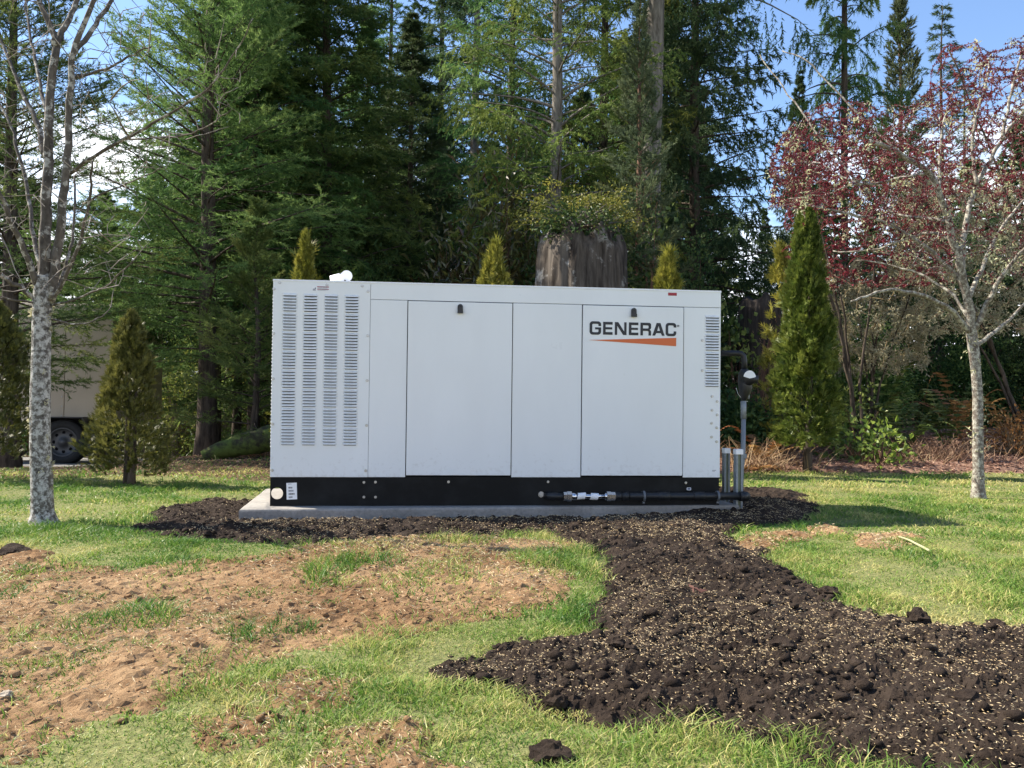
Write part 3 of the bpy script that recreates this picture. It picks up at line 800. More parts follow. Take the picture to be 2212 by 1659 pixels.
flat_shape('registered_mark', [ring_, [(x * .78, y * .78) for x, y in ring_], [(-7, -10), (-3, -10), (-3, -2), (4, -10), (9, -10), (2, -1), (7, 3), (6, 9), (1, 11), (-7, 11)]], M['ink'], door2, (sx0 + (1877 - 285) * sc_, -0.0072, zb_ + 185 * sc_), sc_)
# stickers
def sticker(name, px0, py0, px1, py1, parent, mt, y=-0.0008, rot=0.0, prints=()):
    u0, z1 = fr(px0, py0); u1, z0 = fr(px1, py1)
    bm = bmesh.new(); cx_, cz_ = (u0 + u1) / 2, (z0 + z1) / 2; w, h = (u1 - u0), (z1 - z0)
    def q(a0, a1, b0, b1, yy, mi):
        vs = []
        for a, b in ((a0, b0), (a1, b0), (a1, b1), (a0, b1)):
            x = (a - 0.5) * w; zz = (b - 0.5) * h
            vs.append(bm.verts.new((cx_ + x * math.cos(rot) - zz * math.sin(rot), yy, cz_ + x * math.sin(rot) + zz * math.cos(rot))))
        bm.faces.new(vs).material_index = mi
    q(0, 1, 0, 1, y, 0)
    for (a0, a1, b0, b1, mi) in prints: q(a0, a1, b0, b1, y - 0.0004, mi)
    me = bpy.data.meshes.new(name); bm.to_mesh(me); bm.free()
    for mm in (mt, M['ink'], M['red'], M['blue']): me.materials.append(mm)
    return link(name, me, parent)
warn = [(0.30, 0.98, 0.80, 0.97, 2), (0.30, 0.98, 0.36, 0.50, 2), (0.5, 0.85, 0.82, 0.95, 3), (0.45, 0.9, 0.38, 0.48, 3), (0.33, 0.95, 0.68, 0.71, 3), (0.33, 0.9, 0.60, 0.63, 3), (0.33, 0.95, 0.24, 0.27, 3), (0.33, 0.8, 0.14, 0.17, 3),
        (0.05, 0.22, 0.14, 0.22, 3), (0.06, 0.21, 0.36, 0.48, 3), (0.17, 0.22, 0.40, 0.72, 3), (0.06, 0.09, 0.26, 0.36, 3), (0.16, 0.19, 0.26, 0.36, 3)]
st = sticker('warning_sticker', 674, 618, 711, 630, vent, M['white'], prints=warn)
rows = []
for r_, (b0, wdt) in enumerate(((0.66, 0.36), (0.47, 0.46), (0.28, 0.56), (0.09, 0.34))):
    x = 0.2
    while x < 0.2 + wdt:
        w_ = rnd.uniform(0.012, 0.035); rows.append((x, x + w_, b0, b0 + 0.10, 1)); x += w_ + rnd.uniform(0.010, 0.02)
rows.append((0.15, 0.5, 0.92, 0.94, 1))
sticker('barcode_sticker', 619, 1043, 641, 1079, frail, M['white'], y=0.0030, rot=0.04, prints=rows)
fas = [o for o in gen.children if o.name.startswith('fascia')][0]
sticker('red_sticker', 1443, 632, 1462, 639, fas, M['red'], prints=[(0.15, 0.85, 0.3, 0.42, 0)])
plate = sticker('rating_plate', 1537, 1014, 1548, 1019.5, endp, M['white'], prints=[(0.1, 0.9, 0.6, 0.75, 1), (0.1, 0.7, 0.25, 0.38, 1)])
sticker('blue_sticker', 1484, 1053.5, 1493, 1059, frail, M['white'], y=0.003, prints=[(0.12, 0.88, 0.2, 0.8, 3)])
# roof exhaust with hinged rain flap
ex = empty('exhaust_pipe', (0, 0, 0), None, None); ex.parent = gen
def cyl(name, p0, p1, r, mt, parent, n=20, bev=0):
    b = Buf(); tube(b, [p0, lerp(Vector(p0), Vector(p1), 0.5), p1], [r, r, r], n, 0.5)
    return link(name, b.mesh(name, False), parent, mt)
eu0 = fr(701, 600)[0]; eu1 = fr(737, 600)[0]; ew = eu1 - eu0
yE = 0.30
sE = 1.07
bpy.data.objects.remove(ex)
exz = ZT + 0.006
cyl('exhaust_collar', (eu0 + ew * 0.62, yE, exz - 0.001), (eu0 + ew * 0.62, yE, exz + 0.014), 0.040, M['red'], gen)
b = Buf(); tube(b, [(eu0 + ew * .62, yE, exz + .014), (eu0 + ew * .62, yE, exz + 0.045), (eu0 + ew * .55, yE, exz + .05), (eu0, yE, exz + .043)], [.043, .043, .034, .026], 18, .5)
outlet = link('exhaust_outlet', b.mesh('exhaust_outlet', True), gen, M['cap'])
# two round-nosed cheek plates of the rain cap
bm = bmesh.new()
def cheek(c0, r0_, c1, r1_, y):
    ang = math.atan2(c1[1] - c0[1], c1[0] - c0[0])
    pts = [(c0[0] + r0_ * math.cos(ang + t), c0[1] + r0_ * math.sin(ang + t)) for t in np.linspace(PI / 2, 3 * PI / 2, 8)] + [(c1[0] + r1_ * math.cos(ang + t), c1[1] + r1_ * math.sin(ang + t)) for t in np.linspace(-PI / 2, PI / 2, 14)]
    a = [bm.verts.new((x, y, z)) for x, z in pts]; bb = [bm.verts.new((x, y + 0.006, z)) for x, z in pts]
    bm.faces.new(a); bm.faces.new(bb[::-1])
    for i in range(len(a)): bm.faces.new((a[i], bb[i], bb[(i + 1) % len(a)], a[(i + 1) % len(a)]))
c0 = (eu0 + ew * 0.75, exz + 0.040); e1 = fr(738, 592)
cheek((eu0 + ew * .55, exz + .034), 0.022, (e1[0] + 0.004, exz + 0.064), 0.032, yE - 0.045)
cheek((c0[0] + .02, exz + .02), 0.012, (e1[0] + 0.016, exz + 0.012), 0.026, yE - 0.052)
bm_obj('rain_flap', bm, M['cap'], gen)
cyl('flap_hinge', (e1[0] - 0.004, yE - 0.056, exz + 0.036), (e1[0] - 0.004, yE - 0.0455, exz + 0.036), 0.005, M['ink'], gen, 10)

# ------------------------------------------------------------------ gas line, posts, regulator
def gpt(px, py, out):
    u, z = fr(px, py); p = Vector((FL.x, FL.y, ZPAD)) + GU * u + GN * out; p.z = ZPAD + z; return p
ug = empty('gas_line', gpt(1190, 1070, 0.05), 'black gas pipe with silver fittings along the black base', 'gas pipe')
ug.rotation_euler = (0, 0, GROT)
x0 = fr(1190, 1070)[0]; zl = fr(1300, 1070)[1]
def gx(px): return fr(px, 1070)[0] - x0
def seg(name, pa, pb, r, mt, n=16, z=0.0, parent=ug, extra=None):
    b = Buf(); tube(b, [(gx(pa), 0, z), (gx((pa + pb) / 2), 0, z), (gx(pb), 0, z)], [r, r, r], n, .5)
    return link(name, b.mesh(name, n > 8), parent, mt)
b = Buf(); tube(b, [(gx(1180), 0.045, 0), (gx(1186), 0.02, 0), (gx(1196), 0.0, 0), (gx(1214), 0, 0)], [.02, .022, .023, .018], 16, .5); link('elbow', b.mesh('elbow', True), ug, M['pipe'])
seg('hex_nut', 1214, 1221, .0235, M['steel'], 6); seg('hex_nut', 1221.3, 1231, .027, M['steel'], 6); seg('collar', 1231.2, 1240, .021, M['steel'])
seg('braided_hose', 1240.2, 1302, .0135, M['steel'])
seg('collar', 1302.2, 1306, .021, M['steel']); seg('hex_nut', 1306.3, 1315, .026, M['steel'], 6); seg('hex_nut', 1315.3, 1324, .0235, M['steel'], 6)
seg('reducer', 1324.3, 1336, .024, M['pipe']); seg('pipe_run', 1336.3, 1590, .0215, M['pipe'])
for a_, b_ in ((1343, 1352), (1416, 1440), (1492, 1515)): seg('coupling', a_, b_, .0255, M['pipe'])
b = Buf(); tube(b, [(gx(1590.5), 0, 0), (gx(1600), .004, -.002), (gx(1606), .02, -.004), (gx(1608), .06, -.004)], [.027, .028, .028, .026], 16, .5); link('elbow', b.mesh('elbow', True), ug, M['pipe'])
for px_ in (1385, 1543):
    b = Buf(); r = .0305
    pts = [(gx(px_), 0.03, -.01)] + [(gx(px_), -r * math.sin(t), r * math.cos(t)) for t in np.linspace(-.6, PI * .95, 12)]
    bm = bmesh.new(); w = 0.006
    pr = None
    for (xx, yy, zz) in pts + [(gx(px_), -0.006, -0.039)]:
        v1 = bm.verts.new((xx - w, yy, zz)); v2 = bm.verts.new((xx + w, yy, zz))
        if pr: bm.faces.new((pr[0], pr[1], v2, v1))
        pr = (v1, v2)
    so_ = bm_obj('pipe_strap', bm, M['strap'], ug); md = so_.modifiers.new('s', 'SOLIDIFY'); md.thickness = 0.003
for a_, tilt in ((1243, 0.25), (1271, -0.15)):
    bm = bmesh.new(); w = 0.033; pr = None; r = .0185
    for k, t in enumerate(np.linspace(-2.4, 2.6, 12)):
        yy, zz = -r * math.cos(t), r * math.sin(t)
        if k >= 10: yy, zz = yy - 0.006 * (k - 9), zz - 0.004
        v1 = bm.verts.new((gx(a_) + 0.004 * math.sin(t), yy, zz)); v2 = bm.verts.new((gx(a_) + w * 1.3 + .004 * math.sin(t + tilt), yy, zz + tilt * .012))
        if pr:
            f = bm.faces.new((pr[0], pr[1], v2, v1))
            if k in (5, 7): f.material_index = 0
        pr = (v1, v2)
    so_ = bm_obj('paper_tag', bm, M['white'], ug); md = so_.modifiers.new('s', 'SOLIDIFY'); md.thickness = 0.0008
# strut posts
def strut(px, pyt, pyb, Y, label, wpx):
    b0 = at(px, pyb, Y); t0 = at(px, pyt, Y); w = wpx / FPX * Y
    e = empty('strut_post', (b0.x, b0.y, 0), label, 'post', 'strut posts beside the generator', rz=0.15)
    h = t0.z
    bm = bmesh.new(); hw = w / 2; th = 0.003
    box_bm(bm, -hw, -hw + th, -hw, hw, -0.1, h - 0.03); box_bm(bm, hw - th, hw, -hw, hw, -0.1, h - 0.03); box_bm(bm, -hw + th, hw - th, hw - th, hw, -0.1, h - 0.03)
    box_bm(bm, -hw + th, -hw + 0.011, -hw, -hw + th, -0.1, h - 0.03); box_bm(bm, hw - 0.011, hw - th, -hw, -hw + th, -0.1, h - 0.03)
    bm_obj('channel', bm, M['galv'], e)
    box('channel_insert', -hw + .004, hw - .004, -hw + 0.010, -hw + 0.0125, -0.1, h - .031, plain('greenish_zinc', (0.20, 0.22, 0.15), .6, .3, nscale=12, namp=.3), e)
    box('end_cap', -hw - .002, hw + .002, -hw - .002, hw + .002, h - 0.03, h, M['white'], e, 0.003)
    return e
strut(1568, 968, 1078, 4.98, 'shorter looking galvanised strut post right against the cabinet corner', 13)
strut(1594, 970, 1092, 4.78, 'galvanised strut post in front of the grey gas riser', 15)
# riser and regulator
ry = 4.92
rg_ = empty('gas_riser', at(1604, 1070, ry), 'grey gas riser pipe standing behind the strut posts', 'pipe')
rz0 = rg_.location.z
def rl(px, py, dy=0): p = at(px, py, ry) - rg_.location; return (p.x, p.y + dy, p.z)
b = Buf(); tube(b, [rl(1600, 1085), rl(1602, 1010), rl(1605, 985), rl(1606, 905)], [.0135] * 4, 12, .5); link('riser_pipe', b.mesh('r', True), rg_, M['conduit'])
b = Buf(); tube(b, [rl(1606, 904.5), rl(1606, 866)], [.0165, .0165], 12, .5); link('threaded_sleeve', b.mesh('r', True), rg_, M['galv'])
box('strut_clamp', rl(1596, 980)[0], rl(1611, 980)[0], -.02, .02, rl(1600, 990)[2], rl(1600, 980)[2], M['galv'], rg_, .002)
rgz = empty('gas_regulator', at(1608, 830, ry), 'black gas regulator with white label on the riser beside the cabinet', 'gas regulator')
def rq(px, py, dy=0): p = at(px, py, ry) - rgz.location; return (p.x, p.y + dy, p.z)
b = Buf(); tube(b, [rq(1556, 763), rq(1590, 763), rq(1601, 764), rq(1606, 769), rq(1608, 780), rq(1608, 800)], [.0165] * 6, 14, .5); link('inlet_pipe', b.mesh('r', True), rgz, M['pipe'])
b = Buf(); tube(b, [rq(1607, 865), rq(1608, 855), rq(1609, 848), rq(1610, 838), rq(1609, 822), rq(1608, 806), rq(1608, 797)], [.016, .022, .034, .040, .040, .034, .02], 18, .5); link('regulator_body', b.mesh('r', True), rgz, M['rubber'])
b = Buf(); c_ = Vector(rq(1616, 818)); tube(b, [c_ + Vector((-.02, 0.0, 0)), c_ + Vector((0.004, -.024, 0)), c_ + Vector((.03, -.045, -.004)), c_ + Vector((.045, -.05, -.006))], [.045, .046, .022, .022], 18, .5); link('diaphragm_case', b.mesh('r', True), rgz, M['rubber'])
bm = bmesh.new()
fan = [bm.verts.new(Vector(rq(1613, 818, -0.062)))] + [bm.verts.new(Vector(rq(1613 + 13.5 * math.cos(t), 818 - 17 * math.sin(t), -0.062))) for t in np.linspace(0.15, 2.9, 14)]
for i in range(1, len(fan) - 1): bm.faces.new((fan[0], fan[i], fan[i + 1]))
lab = bm_obj('white_label', bm, M['white'], rgz); md = lab.modifiers.new('s', 'SOLIDIFY'); md.thickness = 0.004
b = Buf(); tube(b, [rq(1617, 850), rq(1617, 862)], [.006, .006], 10, .5); link('test_plug', b.mesh('r', True), rgz, M['galv'])
b = Buf(); tube(b, [rq(1590, 838), rq(1594, 850), rq(1598, 856), rq(1606, 864), rq(1616, 868)], [.0012] * 5, 5, .5); link('tag_wire', b.mesh('r', True), rgz, M['white'])

# ------------------------------------------------------------------ conifers
def conifer(seed, H, z0, R, nbr, e0, e1, droop, curl, nsub, subl, nsh, nneed, nl, nw, nang, flat, prof, hang=0.0, trunk_r=0.12, start=0.22, lean=0.0, dead=0):
    rg = random.Random(seed); nrg = np.random.default_rng(seed)
    tb = Buf(); lb = Buf(); cb = Buf()
    zz = np.linspace(-0.3, H, 14)
    wx = np.cumsum([rg.gauss(0, 0.012) for _ in zz]); wy = np.cumsum([rg.gauss(0, 0.012) for _ in zz])
    wx -= wx[0]; wy -= wy[0]
    rad = trunk_r * (1 - np.clip(zz, 0, H) / H) ** 0.75 + 0.006
    rad[0] *= 1.5; rad[1] *= 1.08
    tube(tb, np.stack([wx, wy, zz], 1), rad, 10, 0.5, rough=0.12)
    A = []; B = []; tn = []
    for i in range(nbr):
        h = (i + rg.random()) / nbr
        z = z0 + (H - z0) * h
        Lb = max(0.12, R * prof(h) * rg.uniform(0.65, 1.12))
        az = i * 2.399 + rg.uniform(-0.6, 0.6)
        el = lerp(e0, e1, h) + rg.gauss(0, 0.12)
        p = Vector((np.interp(z, zz, wx), np.interp(z, zz, wy), z)); pts = [p]; dirs = []
        K = 6
        for k in range(K):
            t = (k + 0.5) / K
            e = el - droop * t + curl * t * t
            d = Vector((math.cos(az) * math.cos(e), math.sin(az) * math.cos(e), math.sin(e)))
            az += rg.gauss(0, 0.06)
            p = p + d * (Lb / K); pts.append(p); dirs.append((d, az, e))
        r0 = max(0.005, 0.011 * Lb)
        tube(lb, pts, [lerp(r0, 0.0025, k / K) for k in range(K + 1)], 4, 0.5, cap=False)
        if rg.random() < dead * (1 - h): continue
        ns = max(4, int(nsub * (0.4 + 0.6 * Lb / R)))
        bt = rg.gauss(0.42, 0.10)
        for j in range(ns):
            t = start + (1 - start) * (j + rg.random() * 0.8) / ns
            k = min(K - 1, int(t * K)); f = t * K - k
            q = pts[k].lerp(pts[k + 1], min(1, f)); d, a_, e_ = dirs[k]
            side = 1 if j % 2 else -1
            l = subl * Lb * (1.0 - 0.78 * t) * rg.uniform(0.7, 1.2) + 0.06
            sa = a_ + side * rg.uniform(0.7, 1.1); se = e_ - hang * rg.uniform(0.5, 1.2) + rg.gauss(0, 0.15)
            sd = Vector((math.cos(sa) * math.cos(se), math.sin(sa) * math.cos(se), math.sin(se)))
            q2 = q + sd * l + Vector((0, 0, -hang * 0.25 * l))
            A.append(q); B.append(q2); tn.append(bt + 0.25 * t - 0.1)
            for s in range(nsh):
                tt = (s + rg.uniform(0.3, 0.9)) / nsh
                sa2 = sa + (1 if s % 2 else -1) * rg.uniform(0.5, 1.0); se2 = se - hang * rg.uniform(0.3, 1.2) + rg.gauss(0, 0.2)
                l2 = l * 0.55 * (1 - 0.5 * tt) * rg.uniform(0.7, 1.2) + 0.03
                qa = q.lerp(q2, tt); A.append(qa)
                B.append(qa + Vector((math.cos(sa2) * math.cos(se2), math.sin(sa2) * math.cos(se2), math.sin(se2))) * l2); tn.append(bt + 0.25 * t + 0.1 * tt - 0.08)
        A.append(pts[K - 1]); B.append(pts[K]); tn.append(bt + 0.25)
    A.append(Vector((wx[-1], wy[-1], H * 0.94))); B.append(Vector((wx[-1], wy[-1], H * 1.02))); tn.append(0.6)
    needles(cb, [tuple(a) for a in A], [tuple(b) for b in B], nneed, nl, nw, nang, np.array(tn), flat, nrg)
    return tb.mesh('trunk', True), lb.mesh('limbs', True), cb.mesh('crown')

cone = lambda h: (1 - h) ** 0.8
PROTO = {
    'fir': conifer(1, 8.0, 1.15, 2.3, 165, 0.08, 0.95, 0.32, 0.30, 18, 0.46, 3, 20, 0.057, 0.0105, 0.75, 0.3, lambda h: (1 - h) ** 0.72 * (0.55 + 0.45 * min(1, h * 6)), 0.06, 0.12),
    'hemlock': conifer(2, 9.0, 0.5, 2.3, 190, 0.12, 0.7, 0.55, 0.1, 15, 0.44, 3, 15, 0.088, 0.0195, 0.8, 0.5, lambda h: (1 - h) ** 0.75, 0.22, 0.11, 0.15),
    'tall': conifer(3, 14.0, 3.6, 2.3, 140, 0.15, 0.6, 0.55, 0.1, 13, 0.42, 3, 14, 0.11, 0.024, 0.8, 0.4, lambda h: (1 - h) ** 0.6 * 0.9 + 0.05, 0.35, 0.15, 0.25, dead=0.15),
    'cedar': conifer(4, 12.0, 2.2, 2.7, 120, 0.25, 0.6, 0.6, 0.3, 18, 0.42, 4, 19, 0.052, 0.0175, 0.75, 0.35, lambda h: (1 - h) ** 0.6 * (0.5 + 0.5 * min(1, h * 5)), 0.42, 0.15, 0.25),
    'spruce': conifer(5, 10.0, 0.6, 2.2, 205, 0.0, 0.6, 0.5, 0.45, 15, 0.40, 3, 13, 0.088, 0.021, 0.75, 0.2, lambda h: (1 - h) ** 0.8, 0.5, 0.11, 0.15),
    'sequoia': conifer(6, 6.5, 0.7, 1.15, 140, 0.15, 0.95, 0.15, 0.45, 12, 0.40, 3, 15, 0.055, 0.012, 0.5, 0.0, lambda h: (1 - h) ** 0.85 * (0.6 + 0.4 * min(1, h * 4)), 0.05, 0.06),
    'young': conifer(8, 2.6, 0.25, 0.85, 60, 0.15, 1.05, 0.1, 0.2, 11, 0.5, 3, 18, 0.046, 0.009, 0.75, 0.3, lambda h: (1 - h) ** 0.8, 0.0, 0.035),
    'wispy': conifer(9, 8.0, 1.5, 1.3, 90, 0.3, 0.7, 0.7, 0.0, 9, 0.40, 2, 10, 0.075, 0.014, 0.7, 0.3, lambda h: (1 - h) ** 0.7, 0.3, 0.06, dead=0.3),
    'bole': conifer(11, 14.0, 6.6, 2.6, 90, 0.2, 0.6, 0.9, 0.2, 15, 0.40, 3, 14, 0.075, 0.02, 0.65, 0.2, lambda h: (1 - h) ** 0.6, 0.8, 0.185, 0.25),
    'highhem': conifer(12, 9.0, 2.0, 2.1, 150, 0.12, 0.7, 0.55, 0.1, 14, 0.44, 3, 15, 0.085, 0.018, 0.8, 0.5, lambda h: (1 - h) ** 0.7, 0.22, 0.085, 0.15),
    'far': conifer(10, 10.0, 0.2, 2.5, 130, 0.1, 0.6, 0.5, 0.3, 9, 0.42, 2, 16, 0.19, 0.055, 0.8, 0.3, lambda h: (1 - h) ** 0.75, 0.35, 0.07, 0.1),
}
KH = {'fir': 8.0, 'hemlock': 9.0, 'tall': 14.0, 'cedar': 12.0, 'spruce': 10.0, 'sequoia': 6.5, 'young': 2.6, 'wispy': 8.0, 'far': 10.0, 'bole': 14.0, 'highhem': 9.0}
for k, (a, b, c) in PROTO.items():
    a.materials.append(M['bark'])
    b.materials.append(M['bark'])
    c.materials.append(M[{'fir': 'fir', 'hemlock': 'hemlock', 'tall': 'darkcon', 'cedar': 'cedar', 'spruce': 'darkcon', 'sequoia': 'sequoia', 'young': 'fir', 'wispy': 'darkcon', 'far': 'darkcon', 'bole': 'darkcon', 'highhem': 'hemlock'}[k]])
LABS = []
def tree(kind, px, Y, H, label, name='conifer', crown=None, bark=None, rz=None, wid=1.0, lean=(0, 0), group=None):
    x = (px - 1106) / FPX * Y
    e = empty(name, (x, Y, gz1(x, Y)), label, 'tree', group, rnd.uniform(0, 6.28) if rz is None else rz)
    s = H / KH[kind]; e.scale = (s * wid, s * wid, s)
    e.rotation_euler[0] = lean[0]; e.rotation_euler[1] = lean[1]
    for nm, me in zip(('trunk', 'limbs', 'crown'), PROTO[kind]):
        o = link(nm, me, e)
        mm = bark if nm != 'crown' else crown
        if mm:
            o.material_slots[0].link = 'OBJECT'; o.material_slots[0].material = M[mm]
    return e

# the row of firs and hemlocks, left to right
tree('fir', 445, 10.6, 7.9, 'green fir with bare trunk base left of the generator, sparse upper branches', 'fir_tree', rz=0.4)
tree('fir', 24, 9.4, 6.6, 'dark fir at the left edge behind the spotted bare tree', 'fir_tree', 'hemlock', rz=1.4)
tree('fir', 215, 14.5, 4.6, 'low broad fir seen under the clouds behind the trailer', 'fir_tree', 'hemlock', wid=1.35)
tree('hemlock', 700, 12.6, 9.0, 'dense dark hemlock directly behind the vented end of the cabinet', 'hemlock_tree', rz=0.3)
tree('highhem', 590, 13.6, 8.6, 'hemlock between the sparse fir and the dense dark hemlock', 'hemlock_tree', 'fir', rz=2.0)
tree('hemlock', 880, 14.5, 7.3, 'pointed hemlock whose thin leader shows against the sky', 'hemlock_tree', 'darkcon', rz=4.0)
tree('hemlock', 790, 15.5, 7.6, 'tall hemlock behind the roof exhaust', 'hemlock_tree', rz=5.0)
tree('tall', 1012, 18, 13.0, 'tall dark conifer with a bare trunk high up left of the big stump', 'tall_conifer', None, 'greybark', rz=1.0)
tree('tall', 940, 19.5, 12.5, 'tall dark conifer behind the pointed hemlock', 'tall_conifer', 'hemlock', rz=2.0)
tree('tall', 655, 20, 13.5, 'tall far conifer rising behind the dense hemlock', 'tall_conifer', 'hemlock', rz=3.3)
tree('tall', 500, 19, 12.5, 'tall far conifer rising behind the sparse fir', 'tall_conifer', 'hemlock', rz=5.3)
tree('tall', 830, 22, 14.0, 'thin tall far conifer with sky on both sides', 'tall_conifer', 'hemlock', rz=0.3, wid=.8)
tree('cedar', 1195, 11.0, 10.5, 'slender grey trunked cedar with drooping yellow green sprays behind the stump', 'cedar_tree', None, 'greybark', rz=0.6, wid=0.8)
tree('cedar', 1100, 13.4, 9.5, 'drooping cedar left of the slender grey trunk', 'cedar_tree', 'hemlock', rz=2.2, wid=.8)
tree('cedar', 1300, 13.0, 10.5, 'bright green cedar between the two grey trunks', 'cedar_tree', None, rz=3.9, wid=.75)
big = tree('bole', 1392, 11.6, 13.5, 'thick grey trunked cedar leaning right with dark hanging boughs', 'cedar_tree', 'darkcon', 'greybark', rz=0.2, wid=1.0, lean=(0, 0.02))
tree('spruce', 1500, 13.2, 11.0, 'dark drooping spruce right of the thick grey trunk', 'spruce_tree', rz=1.2, wid=0.84)
tree('sequoia', 1380, 9.8, 5.25, 'slim feathery young redwood in front of the thick grey trunk', 'redwood_tree', 'sequoia', 'redtwig', rz=0.9)
tree('sequoia', 1940, 14.0, 7.3, 'pointed young redwood against the blue sky above the plum tree', 'redwood_tree', 'sequoia', 'redtwig', rz=2.9, wid=.95)
tree('tall', 1826, 13.0, 13.2, 'thin dark pole of a conifer with few boughs left of the pointed redwood', 'tall_conifer', 'hemlock', 'bark', rz=4.1, wid=.45)
tree('wispy', 2032, 16.0, 7.8, 'wispy nodding hemlock right of the pointed redwood', 'hemlock_tree', None, rz=1.9)
tree('wispy', 2090, 17.0, 7.0, 'thin wispy conifer behind the red plum crown', 'hemlock_tree', None, rz=3.4)
tree('spruce', 1725, 15.0, 6.1, 'dark spruce between the sky gap and the pole trunk', 'spruce_tree', 'darkcon', rz=5.2, wid=.7)
tree('spruce', 1650, 17.0, 4.0, 'short dark spruce below the sky gap', 'spruce_tree', 'hemlock', rz=2.2, wid=.8)
tree('young', 540, 9.4, 2.75, 'young fir with upright leader left of the cabinet', 'young_fir', rz=0.5)
0 and tree('young', 335, 9.8, 2.35, 'young fir between the columnar thuja and the sparse fir', 'young_fir', rz=2.5)
for i, (px_, Y_, H_, kd, lb) in enumerate([(465, 12.5, 8.0, 'highhem', 'slim trunk close behind the fir trunk'), (512, 13.0, 8.5, 'wispy', 'slim brown trunk in the middle of the left group'),
                                           (552, 12.0, 8.5, 'highhem', 'straight brown trunk nearest the cabinet edge')]):
    t_ = tree(kd, px_, Y_, H_, 'conifer with a ' + lb, 'conifer', 'hemlock', rz=1.3 * i)
    if kd == 'hemlock':
        # higher crown: the lower boughs have been shed
        t_.children[2].location.z += 0.0
far = [(-40, 22, 9), (60, 24, 7.5), (330, 24, 8.0), (400, 26, 9), (560, 27, 10), (740, 27, 9.5), (1060, 26, 8.6), (1150, 24, 9), (1250, 25, 9), (1340, 24, 10), (1430, 23, 11), (1490, 26, 9),
       (1780, 26, 6.5), (1880, 28, 6), (1990, 27, 7), (2100, 25, 7), (2210, 24, 8), (2320, 22, 8), (-160, 20, 8), (230, 25, 6.5), (150, 26, 6), (480, 24, 9), (650, 25, 9), (830, 26, 9), (950, 25, 8.6)]
for i, (px_, Y_, H_) in enumerate(far):
    tree('far', px_, Y_, H_, 'dark conifer of the far row closing the gaps behind the trees', 'conifer', 'hemlock' if i % 3 == 0 else 'darkcon', group='far row of dark conifers', wid=1.15)

# ------------------------------------------------------------------ thujas
def thuja(seed, H, R, prof, nf, fl, fw, mt, name, label, px, Y, tint0=0.45, tipgold=0.0, spiky=0.0, lobes=7, cat='tree', stems=1, low=0.10):
    rg = np.random.default_rng(seed)
    x = (px - 1106) / FPX * Y
    e = empty(name, (x, Y, gz1(x, Y)), label, cat)
    nc = max(60, nf // 22)
    ch = rg.random(nc) ** 0.8; ca = rg.random(nc) * 2 * PI; ci = rg.integers(0, nc, nf); cj = rg.random(nc)
    h = np.clip(ch[ci] + rg.normal(0, .016, nf) * min(1.6, 2.2 / H), 0, 1)
    az = ca[ci] + rg.normal(0, .13, nf)
    pr = np.array([prof(v) for v in np.linspace(0, 1, 60)])
    lump = 1 + 0.22 * (cj[ci] - .5) + 0.10 * np.sin(az * 3 + h * 19) + 0.15 * np.sin(az * lobes - h * 31 + 1.3) + 0.20 * (fbm(az * 2.2, h * 11, seed, 3) - 0.5)
    rr = R * np.interp(h, np.linspace(0, 1, 60), pr) * lump * (1 - 0.55 * rg.random(nf) ** 2.2)
    P = np.stack([np.cos(az) * rr, np.sin(az) * rr, low * H + h * H * (0.98 - low)], 1)
    out = np.stack([np.cos(az), np.sin(az), np.full(nf, 0.0)], 1)
    D = norm(out * (0.75 - 0.4 * h[:, None]) + np.array([0, 0, 1.0]) * (0.45 + 0.8 * h[:, None]) + rg.normal(size=(nf, 3)) * 0.38)
    b = Buf()
    # each spray: a fan of 6 scale-leaf fingers in one plane
    pl = norm(np.cross(D, rg.normal(size=(nf, 3))))
    ln = fl * (0.6 + 0.8 * rg.random(nf)) * (1 + spiky * (rg.random(nf) < 0.06) * h)
    tn = tint0 + 0.25 * (rg.random(nf) - 0.5) + 0.35 * (cj[ci] - .5) + tipgold * h + 0.22 * (rr / (R * np.interp(h, np.linspace(0, 1, 60), pr) + 1e-3) - 0.8)  # recessed clumps and inner sprays go darker: shading put into the tint
    for k, (s, off, lk) in enumerate(((-0.9, 0.15, 0.55), (0.9, 0.25, 0.55), (-0.6, 0.4, 0.5), (0.6, 0.5, 0.5), (0.0, 0.3, 0.75), (0.25, 0.0, 0.5))):
        base = P + D * (ln * off)[:, None]; dd = norm(D + pl * s)
        sd = norm(np.cross(dd, np.cross(D, pl))) * (fw * (0.6 + 0.7 * rg.random(nf)))[:, None]
        V = np.stack([base - sd / 2, base + sd / 2, base + dd * (ln * lk)[:, None]], 1).reshape(-1, 3)
        b.add(V, np.arange(len(V)).reshape(-1, 3), np.repeat(tn + 0.03 * k, 3))
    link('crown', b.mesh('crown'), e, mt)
    tb = Buf()
    for s in range(stems):
        a = s * 2.1
        tube(tb, [(0.02 * math.cos(a), 0.02 * math.sin(a), -0.1), (0.03 * math.cos(a), 0.03 * math.sin(a), 0.1 * H), (0.05 * math.cos(a), 0.05 * math.sin(a), 0.45 * H), (0.02 * math.cos(a), 0.02 * math.sin(a), 0.8 * H)], [0.028 * H ** .5 + .004, 0.022 * H ** .5, .014, .006], 8, .5, rough=.2)
    link('trunk', tb.mesh('trunk', True), e, M['bark'])
    return e
col_prof = lambda h: (0.72 + 0.28 * math.sin(min(1, h * 2.4 + 0.25) * PI * 0.5)) * (1 - max(0, h - 0.12) / 0.88) ** 0.62
thuja(21, 2.46, 0.265, col_prof, 13000, 0.062, 0.012, M['thuja'], 'columnar_thuja', 'tall bright green columnar thuja on the lawn edge right of the generator', 1740, 7.55, 0.50, -0.05)
